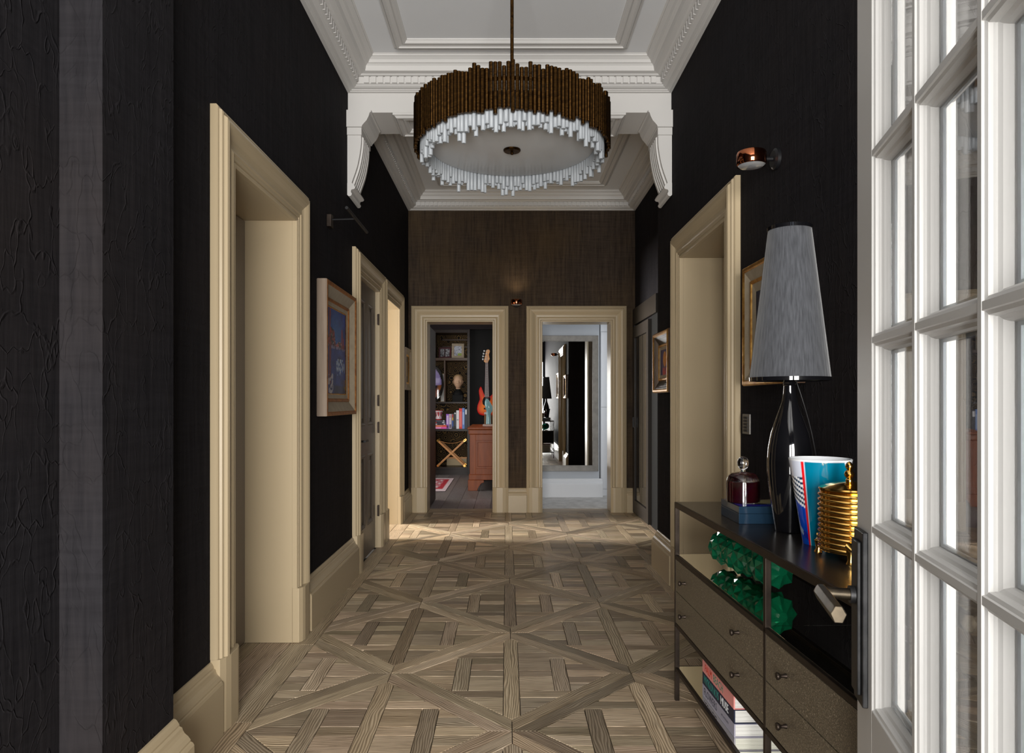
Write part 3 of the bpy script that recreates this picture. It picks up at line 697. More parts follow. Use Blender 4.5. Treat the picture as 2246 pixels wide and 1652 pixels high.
def harbour(u, v):                              # u 0 near edge .. 1 far edge, v 0 bottom .. 1 top
    n = vnoise(u*9, v*14); n2 = vnoise(u*30+7, v*36); n3 = vnoise(u*60, v*70+3)
    c = mixc(sr(8, 40, 110), sr(20, 90, 190), n*.9) if v > .55 else mixc(sr(14, 34, 92), sr(40, 78, 165), n)
    if v > .60: c = mixc(c, sr(30, 130, 200), max(0, .6-abs(u-.5)-abs(v-.72)*1.5))
    if .545 < v < .56+.24*vnoise(u*8+3, 2) and u < .96:
        c = mixc(sr(60, 30, 40), sr(35, 35, 70), n2)
        if n2 > .55: c = sr(190, 50, 35)
        if n3 > .80: c = sr(225, 200, 195)
        if n2 < .2: c = sr(30, 60, 60)
    if abs(v-.55) < .02 and n2 > .5: c = sr(150, 140, 175)
    for m_, top, w in ((.20, 1.0, .026), (.04, .97, .022), (.80, .80, .026), (.88, .70, .022)):
        if abs(u-m_-.01*(n-.5)) < w and .56 < v < top: c = sr(160, 35, 35)
    if abs(u-.20-.04*(v-.5)) < .034+.02*n2 and .10 < v < .58: c = mixc(sr(170, 55, 55), sr(90, 30, 55), n3)
    if .5 < u < .95 and .22 < v < .42:
        if n2 > .62: c = sr(190, 205, 220)
        elif n2 > .45: c = sr(40, 110, 190)
        elif n3 > .6: c = sr(70, 70, 90)
    if u < .34 and v < .20+.05*n:
        if n2+.3*(.3-abs(u-.15)) > .55: c = sr(205, 200, 205)
    if v < .10 and u > .4: c = mixc(c, sr(45, 50, 62), .7)
    if u > .9 and v < .18 and n2 > .5: c = sr(190, 150, 40)
    return tuple(x*.62 for x in c)
tilt = [('frame_side', 'limed_oak', [(.004, 0), (0, .005), (0, .060), (.002, .064)]), ('gilt_edge', 'gilt_red', [(.002, .064), (.008, .067), (.020, .066), (.026, .058)]),
        ('cove', 'frame_cream', [(.026, .058), (.036, .040), (.052, .030), (.078, .027), (.088, .028)]), ('inner_gilt', 'gilt_red', [(.088, .028), (.094, .034), (.104, .034), (.110, .026)]),
        ('slip', 'frame_cream', [(.110, .026), (.135, .022)]), ('sight_edge', 'gilt', [(.135, .022), (.140, .0225), (.145, .018)])]
p1 = picture('painting', 'blue harbour painting with red masts in a pale wood and gilt frame', 'left', 4.155, 4.97, 1.21, 2.05, tilt, .142, .019, harbour, 80, 110)
def ochre(u, v):
    n = vnoise(u*8, v*10); c = mixc(sr(70, 55, 40), sr(40, 34, 30), n)
    if abs(u-.5) < .22 and .2 < v < .8: c = mixc(sr(190, 150, 60), sr(120, 80, 40), n)
    return c
small = [('frame_side', 'limed_oak', [(.004, 0), (0, .004), (0, .040), (.003, .044)]), ('cove', 'frame_cream', [(.003, .044), (.02, .046), (.045, .034), (.07, .028)]), ('sight_edge', 'gilt', [(.07, .028), (.08, .030), (.092, .022)])]
picture('painting', 'small pale-framed ochre picture at the far end of the left wall', 'left', 7.56, 7.98, 1.43, 1.905, small, .09, .02, ochre, 20, 20)
def figure(u, v):
    n = vnoise(u*9, v*9); c = mixc(sr(45, 40, 80), sr(70, 60, 110), n)
    if (u-.55)**2/.06+(v-.62)**2/.09 < 1: c = mixc(sr(215, 150, 60), sr(190, 110, 50), n)
    if v < .28 and .25 < u < .8: c = mixc(sr(190, 60, 50), sr(120, 70, 90), n)
    return c
gf = [('frame_side', 'walnut_edge', [(.004, 0), (0, .004), (0, .045), (.002, .048)]), ('gilt_edge', 'gilt', [(.002, .048), (.010, .056), (.022, .056), (.030, .048)]),
      ('ribbed_cove', 'bronze_frame', [(.030, .048), (.040, .046), (.042, .041), (.052, .040), (.054, .035), (.064, .034), (.066, .029), (.076, .028), (.078, .023), (.092, .022)]),
      ('inner_gilt', 'gilt', [(.092, .022), (.096, .030), (.108, .030), (.112, .024)]), ('slip', 'frame_cream', [(.112, .024), (.135, .020)])]
picture('painting', 'small figure picture in a deep gilt frame on the right wall by the recess', 'right', 4.87, 5.37, 1.365, 1.825, gf, .134, .018, figure, 40, 40, True)
bigf = [('frame_side', 'walnut_edge', [(.004, 0), (0, .004), (0, .030), (.002, .034)]), ('gilt_edge', 'gilt', [(.002, .034), (.008, .042), (.022, .042), (.028, .036)]),
        ('cove', 'frame_cream', [(.028, .036), (.045, .026), (.075, .022)]), ('inner_gilt', 'gilt', [(.075, .022), (.080, .029), (.090, .028), (.094, .022)]), ('slip', 'frame_cream', [(.094, .022), (.135, .018)])]
picture('painting', 'gilt-framed picture on the right wall half hidden by the lampshade', 'right', 2.74, 3.372, 1.375, 1.955, bigf, .134, .016, lambda u, v: mixc(sr(18, 22, 40), sr(45, 48, 70), vnoise(u*7, v*7)), 20, 20)

# ================================================================== WALL LIGHTS
pl = thing('picture_light', 'slim dark bronze picture light on an arm above the blue painting', 'light', (WL, 4.41, 2.43))
box('wall_box', 'bronze_frame', pl, WL, WL+.030, 4.385, 4.445, 2.425, 2.505, .003)
MB().tube([(WL+.03, 4.415, 2.475), (WL+.182, 4.415, 2.480)], .006).build('arm', 'black_metal', pl, smooth=True)
MB().tube([(WL+.182, 4.16, 2.480), (WL+.182, 4.77, 2.480)], .010, 10).build('light_bar', 'black_metal', pl, smooth=True)
def spot(name, label, base, n, lit=False, scale=1.0):
    base = Vector(base); n = Vector(n); root = thing(name, label, 'light', base)
    pl_ = MB(); pl_.tube([base, base+n*.014*scale, base+n*.022*scale], [.046*scale, .046*scale, .036*scale], 28); pl_.build('wall_plate', 'black_metal', root, smooth=True)
    MB().tube([base+n*.02*scale, base+n*.06*scale], .010*scale, 12).build('arm', 'black_metal', root, smooth=True)
    c = base+n*.115*scale; s = scale
    MB().lathe([(.060*s, -.030*s), (.064*s, -.024*s), (.064*s, .022*s), (.060*s, .030*s), (.05*s, .032*s), (.001, .032*s)], c, 40, cap=False).build('housing', 'copper', root, smooth=True)
    MB().lathe([(.001, -.040*s), (.030*s, -.039*s), (.050*s, -.034*s), (.0595*s, -.026*s), (.0595*s, -.018*s), (.001, -.018*s)], c, 40).build('lens', 'lens_glass', root, smooth=True)
    return root, c
spot('wall_spotlight', 'round copper wall spotlight with a glass lens high on the right wall', (WR, 3.03, 2.375), (-1, 0, 0))
r2, c2 = spot('wall_spotlight', 'small copper wall spotlight between the two far doorways', (.115, FY, 2.452), (0, -1, 0))
ld = bpy.data.lights.new('far_spot_glow', 'SPOT'); ld.energy = 5; ld.color = (1, .78, .5); ld.spot_size = math.radians(125); ld.spot_blend = 1; ld.shadow_soft_size = .05
lo = bpy.data.objects.new('far_spot_glow', ld); C.objects.link(lo); lo.location = c2+Vector((0, 0, .05)); lo.rotation_euler = (math.pi, 0, 0)
sw = thing('keypad_switch', 'small brushed steel keypad switch on the dark wall below the gilt picture', 'switch', (WR, 3.41, 1.14))
box('face_plate', 'silver_frame', sw, WR-.008, WR, 3.357, 3.458, 1.138, 1.238, .002)
for i in range(2):
    for j in range(5): box('key', 'black_metal', sw, WR-.012, WR-.008, 3.378+i*.036, 3.402+i*.036, 1.150+j*.016, 1.161+j*.016)

# ================================================================== CONSOLE TABLE
AN = math.atan2(-1, .03)
co = thing('console_table', 'bronze-framed console table with shagreen drawers and mirrored shelves along the right wall', 'table', (.7326, 2.986, 0), AN)
L, D, HT = 1.93, .355, .862; PW = .018
for x in (0, L/2-PW/2, L-PW):
    for y in (0, D-PW): lbox('leg', 'bronze_frame', co, x, x+PW, y, y+PW, 0, HT-.022, bevel=.0015)
def rails(z0, z1):
    mb = MB(); mb.box(0, L, 0, PW, z0, z1).box(0, L, D-PW, D, z0, z1).box(0, PW, PW, D-PW, z0, z1).box(L-PW, L, PW, D-PW, z0, z1); return mb
rails(HT-.024, HT).build('top_rail', 'bronze_frame', co, bevel=.0015, local=True)
lbox('table_top', 'console_top', co, .006, L-.006, .006, D-.006, HT-.010, HT+.001, bevel=.001)
rails(.617, .635).build('shelf_rail', 'bronze_frame', co, bevel=.0015, local=True)
rails(.322, .340).build('drawer_rail', 'bronze_frame', co, bevel=.0015, local=True)
rails(.128, .146).build('lower_rail', 'bronze_frame', co, bevel=.0015, local=True)
for a, b in ((.012, L/2-.001), (L/2+.001, L-.012)):
    lbox('mirrored_shelf', 'shelf_mirror', co, a, b, .012, D-.012, .628, .6365, bevel=.0006); lbox('mirrored_shelf', 'shelf_mirror', co, a, b, .012, D-.012, .139, .1475, bevel=.0006)
lbox('drawer_carcass', 'black_matt', co, .016, L-.016, .010, D-.004, .342, .616, bevel=0)
km = MB().lathe([(.001, 0), (.007, 0), (.0065, -.003), (.0045, -.010), (.0050, -.016), (.0095, -.021), (.0105, -.025), (.0095, -.028), (.001, -.0285)], seg=18).mesh('knob', True)
km.transform(Matrix.Rotation(-math.pi/2, 4, 'X')); km.materials.append(MATS['bronze_frame'])
for z0, z1 in ((.342, .477), (.480, .615)):
    for x0, x1 in ((.020, L/2-.002), (L/2+.002, L-.020)):
        dr = lbox('drawer', 'shagreen', co, x0, x1, .001, .014, z0, z1, bevel=.0012)
        for kx in (x0+.140, x1-.205 if x0 < .1 else x1-.14):
            o = bpy.data.objects.new('knob', km); o.location = (kx if x0 < .1 else (x0+.145 if kx < L*.75 else x1-.14), .001, (z0+z1)/2); link(o, dr, local=True)
def cl(x, y, z): # console local -> world
    return co.matrix_basis @ Vector((x, y, z))
TOP = HT+.0012
# ---- items on the console
lamp = thing('table_lamp', 'table lamp with a black glass bottle base and tall pleated grey shade on the console', 'lamp', (.952, 2.30, TOP))
c = (.952, 2.30, TOP)
MB().lathe([(.001, 0), (.042, 0), (.046, .004), (.048, .02), (.056, .07), (.065, .13), (.071, .19), (.072, .235), (.069, .28), (.060, .33), (.047, .37), (.035, .405), (.025, .435), (.020, .465), (.0185, .49), (.021, .493), (.019, .497), (.021, .501), (.019, .505), (.018, .51), (.001, .512)], c, 48).build('bottle_base', 'black_gloss', lamp, smooth=True)
MB().lathe([(.016, .505), (.016, .545), (.006, .55), (.006, .96)], c, 20).build('lamp_stem', 'black_metal', lamp, smooth=True)
sh0, sh1, r0, r1 = .512, 1.018, .1265, .0675
pl_f = lambda k, z: 1+(.010 if k % 2 else -.004)+.006*math.sin(k*1.7)
ns = 10
MB().lathe([(r0+(r1-r0)*i/ns, sh0+(sh1-sh0)*i/ns) for i in range(ns+1)], c, 150, cap=False, rfun=pl_f).build('shade', 'shade_fabric', lamp, smooth=True, angle=60)
mat('shade_lining', (.42, .38, .26), .7)
MB().lathe([(r0-.006, sh0+.003), (r1-.005, sh1-.003)], c, 64, cap=False).build('shade_lining', 'shade_lining', lamp, smooth=True)
for r, z in ((r0, sh0), (r1, sh1)):
    MB().lathe([(r+.003, z-.006), (r+.0035, z+.006), (r-.003, z+.006), (r-.003, z-.006), (r+.003, z-.006)], c, 64, cap=False).build('shade_trim', 'black_gloss', lamp, smooth=True)
MB().tube([(c[0]+.015, c[1]-.015, TOP+.52)]+[(c[0]+.02+.09*t+.02*math.sin(t*3), c[1]-.01+.02*t, TOP+.50-.40*t-.08*t*t) for t in [i/10 for i in range(11)]], .0018, 6).build('pull_chain', 'black_metal', lamp, smooth=True)
# lacquer box
bxx = thing('lacquer_box', 'dark blue lacquer box with a painted lid under the glass cloche', 'box', (.93, 2.54, TOP))
box('box_body', 'lacquer_blue', bxx, .829, 1.03, 2.439, 2.643, TOP, TOP+.036, .0015)
box('box_lid', 'lacquer_blue', bxx, .829, 1.03, 2.439, 2.643, TOP+.0365, TOP+.062, .0015)
def lidpaint(u, v):
    n = vnoise(u*5+2, v*5); 
    if u+v*.4 < .42: return sr(20, 50, 170)
    if v < .22: return sr(25, 55, 180)
    if .45 < u < .85 and .35 < v < .75: return sr(190, 180, 130)
    if n > .7: return sr(170, 160, 120)
    if v > .8: return sr(60, 30, 40)
    return sr(110, 140, 160) if u > .6 else sr(25, 30, 40)
grid_obj('lid_painting', 'glazed_paint', bxx, lambda u, v: (.834+.191*u, 2.444+.194*v, TOP+.0625), 40, 40, lidpaint)
# cloche candle
ZBX = TOP+.0632; cc = (.882, 2.55, ZBX)
cn = thing('scented_candle', 'dark red candle tumbler standing under a glass cloche on the lacquer box', 'candle', cc)
MB().lathe([(.001, .001), (.036, .001), (.040, .008), (.044, .075), (.042, .076), (.040, .070), (.001, .068)], cc, 36).build('tumbler', 'candle_glass', cn, smooth=True)
cd = thing('glass_cloche', 'clear glass bell cloche with a ball knob over the red candle', 'cloche', cc)
outer = [(.060, 0), (.060, .070), (.058, .085), (.051, .098), (.040, .106), (.022, .110), (.010, .113)]
inner = [(r-.0022, z-.0022 if z > 0 else 0) for r, z in outer]
MB().lathe(outer+[(.001, .114)], cc, 40, cap=False).lathe(inner+[(.001, .111)], cc, 40, cap=False).build('bell', 'clear_glass', cd, smooth=True)
MB().lathe([(.009, .1135), (.009, .120), (.015, .126), (.0195, .135), (.021, .145), (.0195, .155), (.015, .163), (.008, .168), (.001, .169)], cc, 28).build('knob', 'clear_glass', cd, smooth=True)
# blue vase
cv = (.965, 2.105, TOP)
va = thing('vase', 'tapered blue porcelain vase with a red stripe and white line pattern on the console', 'vase', cv)
def vpaint(co_):
    a = math.degrees(math.atan2(co_.y-cv[1], co_.x-cv[0])) % 360; h = (co_.z-TOP)/.262
    rr_ = math.hypot(co_.x-cv[0], co_.y-cv[1]); rb = .050+.041*h
    if rr_ < rb-.0025: return sr(235, 238, 242)
    if h > .985: return sr(235, 238, 242)
    b = a-212            # red stripe position
    if abs(b) < 3.2: return sr(225, 25, 30)
    if 3.2 <= b < 5.0: return sr(190, 215, 235)
    if b >= 5.0 and a < 345:
        d = math.hypot((a-322)/30, (h-1.0)/.11)
        if d < 1: return sr(240, 240, 245) if int(d*7) % 2 == 0 else sr(10, 45, 75)
        return sr(0, 110, 140)
    if a >= 345 or a < 100: return sr(0, 105, 135)
    hh = h+.10*math.sin((a-180)/40.0)
    if h > .80: return sr(205, 210, 225)
    if hh > .50: return sr(240, 242, 246) if int((hh-.50)*34) % 2 == 0 else sr(10, 50, 85)
    if hh > .2 and a > 190-60*h: return sr(0, 65, 180)
    if hh > .12: return sr(20, 40, 150) if a > 190 else sr(150, 170, 195)
    return sr(0, 70, 185)
vm = MB(); prof = [(.001, 0), (.046, 0)]+[(.050+.041*i/70, .262*i/70) for i in range(71)]+[(.0885, .2622)]+[(.0455+.041*i/10, .262*i/10) for i in range(9, 0, -1)]+[(.001, .012)]
vm.lathe(prof, cv, 180); me = vm.mesh('vase_body', True, 50); set_paint(me, vpaint); me_obj('vase_body', me, 'glazed_paint', va)
# brass jar
cj = (.960, 1.915, TOP)
ja = thing('brass_jar', 'polished ribbed brass jar with a finial lid and a small tap on the console', 'jar', cj)
prof = [(.001, .018), (.070, .018), (.076, .020)]
for i in range(11):
    z = .022+i*.0148; prof += [(.0755, z), (.0800, z+.003), (.0815, z+.0065), (.0800, z+.010), (.0755, z+.013)]
prof += [(.078, .186), (.076, .188), (.001, .188)]
MB().lathe(prof, cj, 56).build('ribbed_body', 'polished_brass', ja, smooth=True)
lid = MB().lathe([(.078, .189), (.080, .192), (.078, .196), (.060, .203), (.035, .210), (.012, .213), (.001, .214)], cj, 48).build('lid', 'polished_brass', ja, smooth=True)
MB().lathe([(.010, .212), (.010, .218), (.007, .222), (.012, .227), (.014, .234), (.011, .241), (.006, .246), (.010, .251), (.011, .256), (.008, .263), (.003, .268), (.001, .269)], cj, 24).build('finial', 'polished_brass', lid, smooth=True)
for k in range(3):
    a = math.radians(245+k*120); e = Vector((math.cos(a), math.sin(a), 0)); b_ = Vector(cj)
    MB().tube([b_+e*.074+Vector((0, 0, .042)), b_+e*.088+Vector((0, 0, .046)), b_+e*.092+Vector((0, 0, .034)), b_+e*.091+Vector((0, 0, .012)), b_+e*.092+Vector((0, 0, 0.0))], [.011, .013, .011, .0075, .0115], 14).build('foot', 'polished_brass', ja, smooth=True)
# green glass vase lying on the mirrored shelf
SHZ = .6368
gv = thing('green_glass_vase', 'green faceted artichoke-like glass vase lying on the mirrored shelf of the console', 'vase', cl(.45, .17, SHZ))
A0, A1 = cl(.195, .130, SHZ+.080), cl(.640, .200, SHZ+.080); dv = (A1-A0); LN = dv.length; dv.normalize(); sd = dv.cross(Vector((0, 0, 1))).normalized(); upv = sd.cross(dv).normalized()
RW, KC = 14, 8
def env(t):
    if t < .14: e_ = math.sqrt(max(.05, 1-((.14-t)/.15)**2))
    elif t > .88: e_ = math.sqrt(max(.05, 1-((t-.88)/.125)**2))
    else: e_ = 1.0
    return .069*e_*(.93+.07*math.sin(math.pi*(t*5+.2)))
def gp(t, th, r): return A0+dv*(t*LN)+(sd*math.cos(th)+upv*math.sin(th))*r
mb = MB()
for i in range(RW+1):
    for k in range(KC): mb.v.append(tuple(gp(i/RW, 2*math.pi*(k+.5*(i % 2))/KC, env(i/RW))))
nd = lambda i, k: i*KC+k % KC
for i in range(RW-1):
    o_ = i % 2
    for k in range(KC):
        lo_, rt, tp, bt = nd(i+1, k-1+o_), nd(i+1, k+o_), nd(i+2, k), nd(i, k)
        ap = len(mb.v); mb.v.append(tuple(gp((i+1.25)/RW, 2*math.pi*(k+.5*o_)/KC, env((i+1)/RW)*1.13)))
        mb.f += [(bt, rt, ap), (rt, tp, ap), (tp, lo_, ap), (lo_, bt, ap)]
for i in (0, RW-1):
    for k in range(KC):
        if i == 0: mb.f.append((nd(0, k), nd(0, k+1), nd(1, k)))
        else: mb.f.append((nd(RW, k), nd(RW, k+1), nd(RW-1, k+1 if (RW % 2 == 0 and False) else k)))
mb.f.append(tuple(nd(0, k) for k in range(KC))); mb.f.append(tuple(nd(RW, k) for k in range(KC)))
mb.build('faceted_body', 'green_glass', gv, smooth=False)
MB().tube([A0-dv*.004, A0+dv*.012], [.018, .020], 20).build('neck', 'green_glass', gv, smooth=True)
# books on the lower shelf
def book(name, label, x0, x1, y0, y1, z0, z1, cover, words, group):
    # spine faces the hall (local -y)
    root = thing(name, label, 'book', cl((x0+x1)/2, (y0+y1)/2, z0), AN, group=group); lo_ = lambda x, y, z: (x-(x0+x1)/2, y-(y0+y1)/2, z-z0)
    a = lo_(x0, y0, z0); b = lo_(x1, y1, z1); th = .003
    mc = mat('cover_%s' % words[0][0][:5].strip().lower(), cover, .45)
    m_ = MB(); m_.box(a[0], b[0], a[1], b[1], 0, th).box(a[0], b[0], a[1], b[1], b[2]-th, b[2]).box(a[0], b[0], a[1], a[1]+.005, th, b[2]-th)
    m_.build('cover', mc, root, bevel=.001, local=True)
    mp = mat('paper', (.70, .69, .66), .8)
    m_ = MB()
    k = 9; hh = (b[2]-2*th)/k
    for i in range(k): m_.box(a[0]+.004+.0006*(i % 3), b[0]-.004-.0006*((i*2) % 3), a[1]+.005, b[1]-.004, th+i*hh+.0002, th+(i+1)*hh)
    m_.build('page_block', mp, root, local=True)
    for s_, size, off, col, sx in words:
        mw = Matrix.Translation((a[0]+off, a[1]-.0002, (b[2])/2)) @ Matrix(((1, 0, 0, 0), (0, 0, -1, 0), (0, 1, 0, 0), (0, 0, 0, 1)))
        text_mesh(s_, size, mat('ink_%d%d%d' % tuple(int(c_*99) for c_ in col), col, .5), root, mw, local=True, sx=sx)
X0, X1, Yb0, Yb1 = .300, .640, .028, .285; bz = .1478
GB = 'coffee table books on the lower shelf'
book('coffee_table_book', 'lavender grey book at the bottom of the stack on the lower shelf', X0, X1+.004, Yb0, Yb1, bz, bz+.046, sr(165, 162, 178), [('FLOWERS', .040, .02, sr(70, 68, 80), .85), ('ART & BOUQUETS', .010, .215, sr(80, 80, 90), .9)], GB)
book('coffee_table_book', 'navy book with teal and white lettering in the middle of the stack', X0, X1+.002, Yb0, Yb1, bz+.0462, bz+.094, sr(24, 32, 58), [('MYKONOS', .044, .018, sr(35, 125, 115), .78), ('MUSE', .044, .205, sr(225, 228, 230), .78)], GB)
book('coffee_table_book', 'pink book with red and green spine lettering on top of the stack', X0, X1, Yb0, Yb1, bz+.0942, bz+.141, sr(232, 150, 145), [('PALM', .040, .03, sr(190, 50, 25), .85), ('BEACH', .040, .128, sr(70, 125, 105), .85)], GB)
# ================================================================== DRESSING ROOM
mi = thing('wall_mirror', 'tall mirror in a stepped silver frame in the pale dressing room', 'mirror', (.80, 9.34, .345))
fnm = lambda t, p, z: (t, 9.34-p, z)
MX0, MX1, MZ0, MZ1 = .40, 1.252, .350, 2.20
prof = [(0, 0), (0, .030)]
for i in range(6): prof += [(.004+i*.0115, .034-i*.003), (.0115+i*.0115, .034-i*.003), (.0115+i*.0115, .0315-i*.003)]
prof += [(.080, .014), (.080, .008)]
frame_ring(fnm, MX0, MX1, MZ0, MZ1, prof).build('frame', 'silver_frame', mi)
box('mirror_glass', 'mirror', mi, MX0+.07, MX1-.07, 9.330, 9.338, MZ0+.07, MZ1-.07)
wr = thing('wardrobe', 'white built-in wardrobe front at the right of the dressing room', 'wardrobe', (1.75, 9.5, 0))
box('carcass', 'room_white', wr, 1.30, 2.4, 9.46, 9.595, 0.002, 2.4)
box('plinth', 'room_white', wr, 1.295, 2.4, 9.44, 9.46, 0.002, .085, .003)
box('cornice', 'room_white', wr, 1.295, 2.4, 9.42, 9.46, 2.27, 2.36, .004)
for a, b in ((1.305, 1.75), (1.755, 2.2)):
    box('door', 'room_white', wr, a, b, 9.445, 9.46, .095, 1.22, .002); box('door', 'room_white', wr, a, b, 9.445, 9.46, 1.225, 2.26, .002)

# ================================================================== STUDY
SY = 12.1
def S(px, py): x, y, z = P(px, py, SY); return x, z
bc = thing('bookcase', 'dark walnut built-in bookcase with brass circle back paper in the study', 'bookcase', (-1.3, SY, 0))
xl, _ = S(920, 0); xd, _ = S(1025, 0); xd2, _ = S(1030.5, 0); xr = .09
zt = S(0, 730)[1]; z1 = S(0, 785)[1]; z1b = S(0, 791)[1]; z2 = S(0, 881.6)[1]; z3 = S(0, 941)[1]; z3b = S(0, 946)[1]; z4 = S(0, 1025)[1]
zt2, z2b, z4b = zt+.06, z2-.03, z4-.03
SD = .44
box('back_panel', 'ring_wallpaper', bc, xl-.9, xd, SY+SD, SY+SD+.02, 0, zt2)
box('plinth', 'walnut_dark', bc, xl-.9, xd2, SY+.03, SY+SD, 0, z4b)
for a, b in ((z1b, z1), (z2b, z2), (z3b, z3), (z4b, z4), (zt, zt2)): box('shelf', 'walnut_edge' if a == z1b else 'walnut_dark', bc, xl-.9, xd, SY, SY+SD, a, b, .002)
box('upright', 'walnut_dark', bc, xd, xd2, SY-.01, SY+SD, 0, zt2, .002)
a, _ = S(973.6, 0); b, _ = S(976.8, 0); box('upright', 'walnut_edge', bc, a, b, SY+.002, SY+SD, z2, z1b)
a, _ = S(951, 0); b, _ = S(953, 0); box('upright', 'walnut_edge', bc, a, b, SY+.002, SY+SD, z1, zt); box('upright', 'walnut_edge', bc, a, b, SY+.002, SY+SD, z4, z3b)
box('side_panel', 'black_matt', bc, xd2, xr, SY+.10, SY+.14, 0, zt2); box('top_panel', 'study_dark', bc, xl-.9, xr, SY-.02, SY+SD, zt2, 2.88)
for za in (S(0, 741)[1], S(0, 757)[1]): box('back_batten', 'walnut_edge', bc, S(965, 0)[0], xd, SY+SD-.02, SY+SD, za-.012, za+.012)
# photograph frames
def photo(name, label, px0, px1, py0, py1, y, fm, border, paint, lean=.06):
    x0, z0 = S(px0, py1); x1, z1_ = S(px1, py0); k = y/SY; z0 = z1+.0005
    h = z1_-z0; root = thing(name, label, 'photo frame', ((x0+x1)/2, y, z0))
    fn = lambda t, p, z: (t, y-p+lean*(z-z0)/h, z)
    frame_ring(fn, x0, x1, z0, z1_, [(0, -.012), (0, .006), (.006, .009), (border*.8, .007), (border, .003), (border, -.012)]).build('frame', fm, root)
    grid_obj('photograph', 'print', root, lambda u, v: fn(x0+border+(x1-x0-2*border)*u, 0, z0+border+(h-2*border)*v), 24, 30, paint)
    MB().prism([(x0+.01, z0+.01), (x1-.01, z0+.01), (x1-.01, z1_-.01), (x0+.01, z1_-.01)], lambda q, p: fn(q[0], p, q[1]), -.006, -.012).build('back', 'black_matt', root)
photo('photo_frame', 'silver photo frame leaning on the top shelf of the bookcase', 989.5, 1017, 752, 785, SY+.10, 'frame_cream', .045,
      lambda u, v: mixc(sr(90, 90, 105), sr(190, 195, 205), vnoise(u*9, v*9)) if v > .25 or u < .5 else sr(130, 145, 70))
photo('photo_frame', 'dark red double photo frame on the top shelf of the bookcase', 960, 988, 760, 785, SY+.14, mat('dark_red', (.05, .006, .010), .4), .03,
      lambda u, v: sr(40, 10, 14) if abs(u-.5) < .05 else (mixc(sr(30, 30, 34), sr(170, 170, 175), vnoise(u*10, v*8)-.15)))
# bust
bx, bz0 = S(1003, 881.6); bz0 = z2+.0005; by = SY+.20
bu = thing('portrait_bust', 'pale carved head on a black bust stand in the bookcase', 'sculpture', (bx, by, bz0))
mat('bust_stone', (.52, .33, .21), .55); mat('bust_hair', (.42, .27, .14), .6)
MB().box(bx-.10, bx+.09, by-.07, by+.07, bz0, bz0+.125).build('pedestal', 'black_matt', bu, bevel=.004)
MB().lathe([(.10, .125), (.098, .15), (.075, .185), (.045, .21), (.042, .23)], (bx, by, bz0), 28).build('shoulders', 'black_matt', bu, smooth=True)
hz = bz0+.36; rings = []
for i in range(25):
    ph = math.pi*i/24; r_ = math.sin(ph); zz = math.cos(ph)*.125
    ring = []
    for k in range(36):
        th = 2*math.pi*k/36; x = .086*r_*math.cos(th); y = .100*r_*math.sin(th); z = zz
        if z < 0: x *= 1-.28*(-z/.125)**1.2
        fr = max(0, -math.sin(th))           # face direction -y
        if fr > .9 and -.045 < z < .03: y -= .024*(fr-.9)*10*(1-abs((z+.02)/.04))if abs(z+.02) < .04 else 0   # nose
        if .8 < fr < .96 and .0 < z < .022: y += .010                                                          # eye sockets
        if fr > .93 and -.075 < z < -.060: y -= .005                                                           # lips
        if abs(math.cos(th)) > .97 and -.035 < z < .03: x *= 1.15                                              # ears
        ring.append((bx+x, by-.01+y, hz+z))
    rings.append(ring)
neck = [[(bx+r*math.cos(2*math.pi*k/36), by+.005+r*math.sin(2*math.pi*k/36), z) for k in range(36)] for r, z in ((.046, bz0+.19), (.043, bz0+.24), (.045, bz0+.28), (.05, bz0+.31))]
MB().loft(rings).loft(neck).build('head', 'bust_stone', bu, smooth=True, angle=70)
hr_ = []
for i in range(11):
    ph = math.pi*.5*i/10*1.05; r_ = math.sin(ph)
    hr_.append([(bx+.090*r_*math.cos(2*math.pi*k/32)*(1+.02*(k % 2)), by+.012+.098*r_*math.sin(2*math.pi*k/32)*(1+.02*(k % 2)), hz+.052+math.cos(ph)*.085-.045*max(0, math.sin(2*math.pi*k/32))*r_) for k in range(32)])
MB().loft(hr_).build('hair', 'bust_hair', bu, smooth=True)
# left compartment: painted mask-like oval and a yellow volume
mx, _ = S(950, 0); mk = thing('painted_oval_dish', 'oval painted dish with lilac and orange figures at the left of the bookcase', 'dish', (mx, SY+.2, z2))
def oval(u, v):
    n = vnoise(u*5+1, v*7); d = math.hypot((u-.5)*2, (v-.5)*2)
    if d > .86: return sr(12, 10, 12)
    if u > .52 and v > .45: return mixc(sr(165, 150, 195), sr(120, 110, 165), n)
    if v < .3: return mixc(sr(175, 120, 100), sr(80, 50, 60), n)
    return mixc(sr(30, 28, 40), sr(190, 110, 40), n-.3)
hz0, hz1 = z2+.0005, S(0, 800)[1]
MB().prism([(math.cos(t)*.17, math.sin(t)*(hz1-hz0)/2) for t in [2*math.pi*k/40 for k in range(40)]], lambda q, d: (mx+q[0], SY+.2+d+.05*(q[1]/(hz1-hz0)), (hz0+hz1)/2+q[1]), 0, .03).build('dish_rim', 'black_gloss', mk, bevel=.004)
grid_obj('painted_face', 'glazed_paint', mk, lambda u, v: (mx+(lambda a_, b_: a_*math.sqrt(max(0, 1-b_*b_/2)))(u*2-1, v*2-1)*.155, SY+.197-.02*(1-(u*2-1)**2)*(1-(v*2-1)**2)+.05*((lambda a_, b_: b_*math.sqrt(max(0, 1-a_*a_/2)))(u*2-1, v*2-1))*.46, (hz0+hz1)/2+(lambda a_, b_: b_*math.sqrt(max(0, 1-a_*a_/2)))(u*2-1, v*2-1)*(hz1-hz0)*.46), 30, 30, oval)
a, _ = S(963, 0); b, _ = S(971.8, 0)
yb = thing('yellow_slipcase', 'tall ochre slipcase standing behind the painted oval dish', 'book', ((a+b)/2, SY+.3, z2))
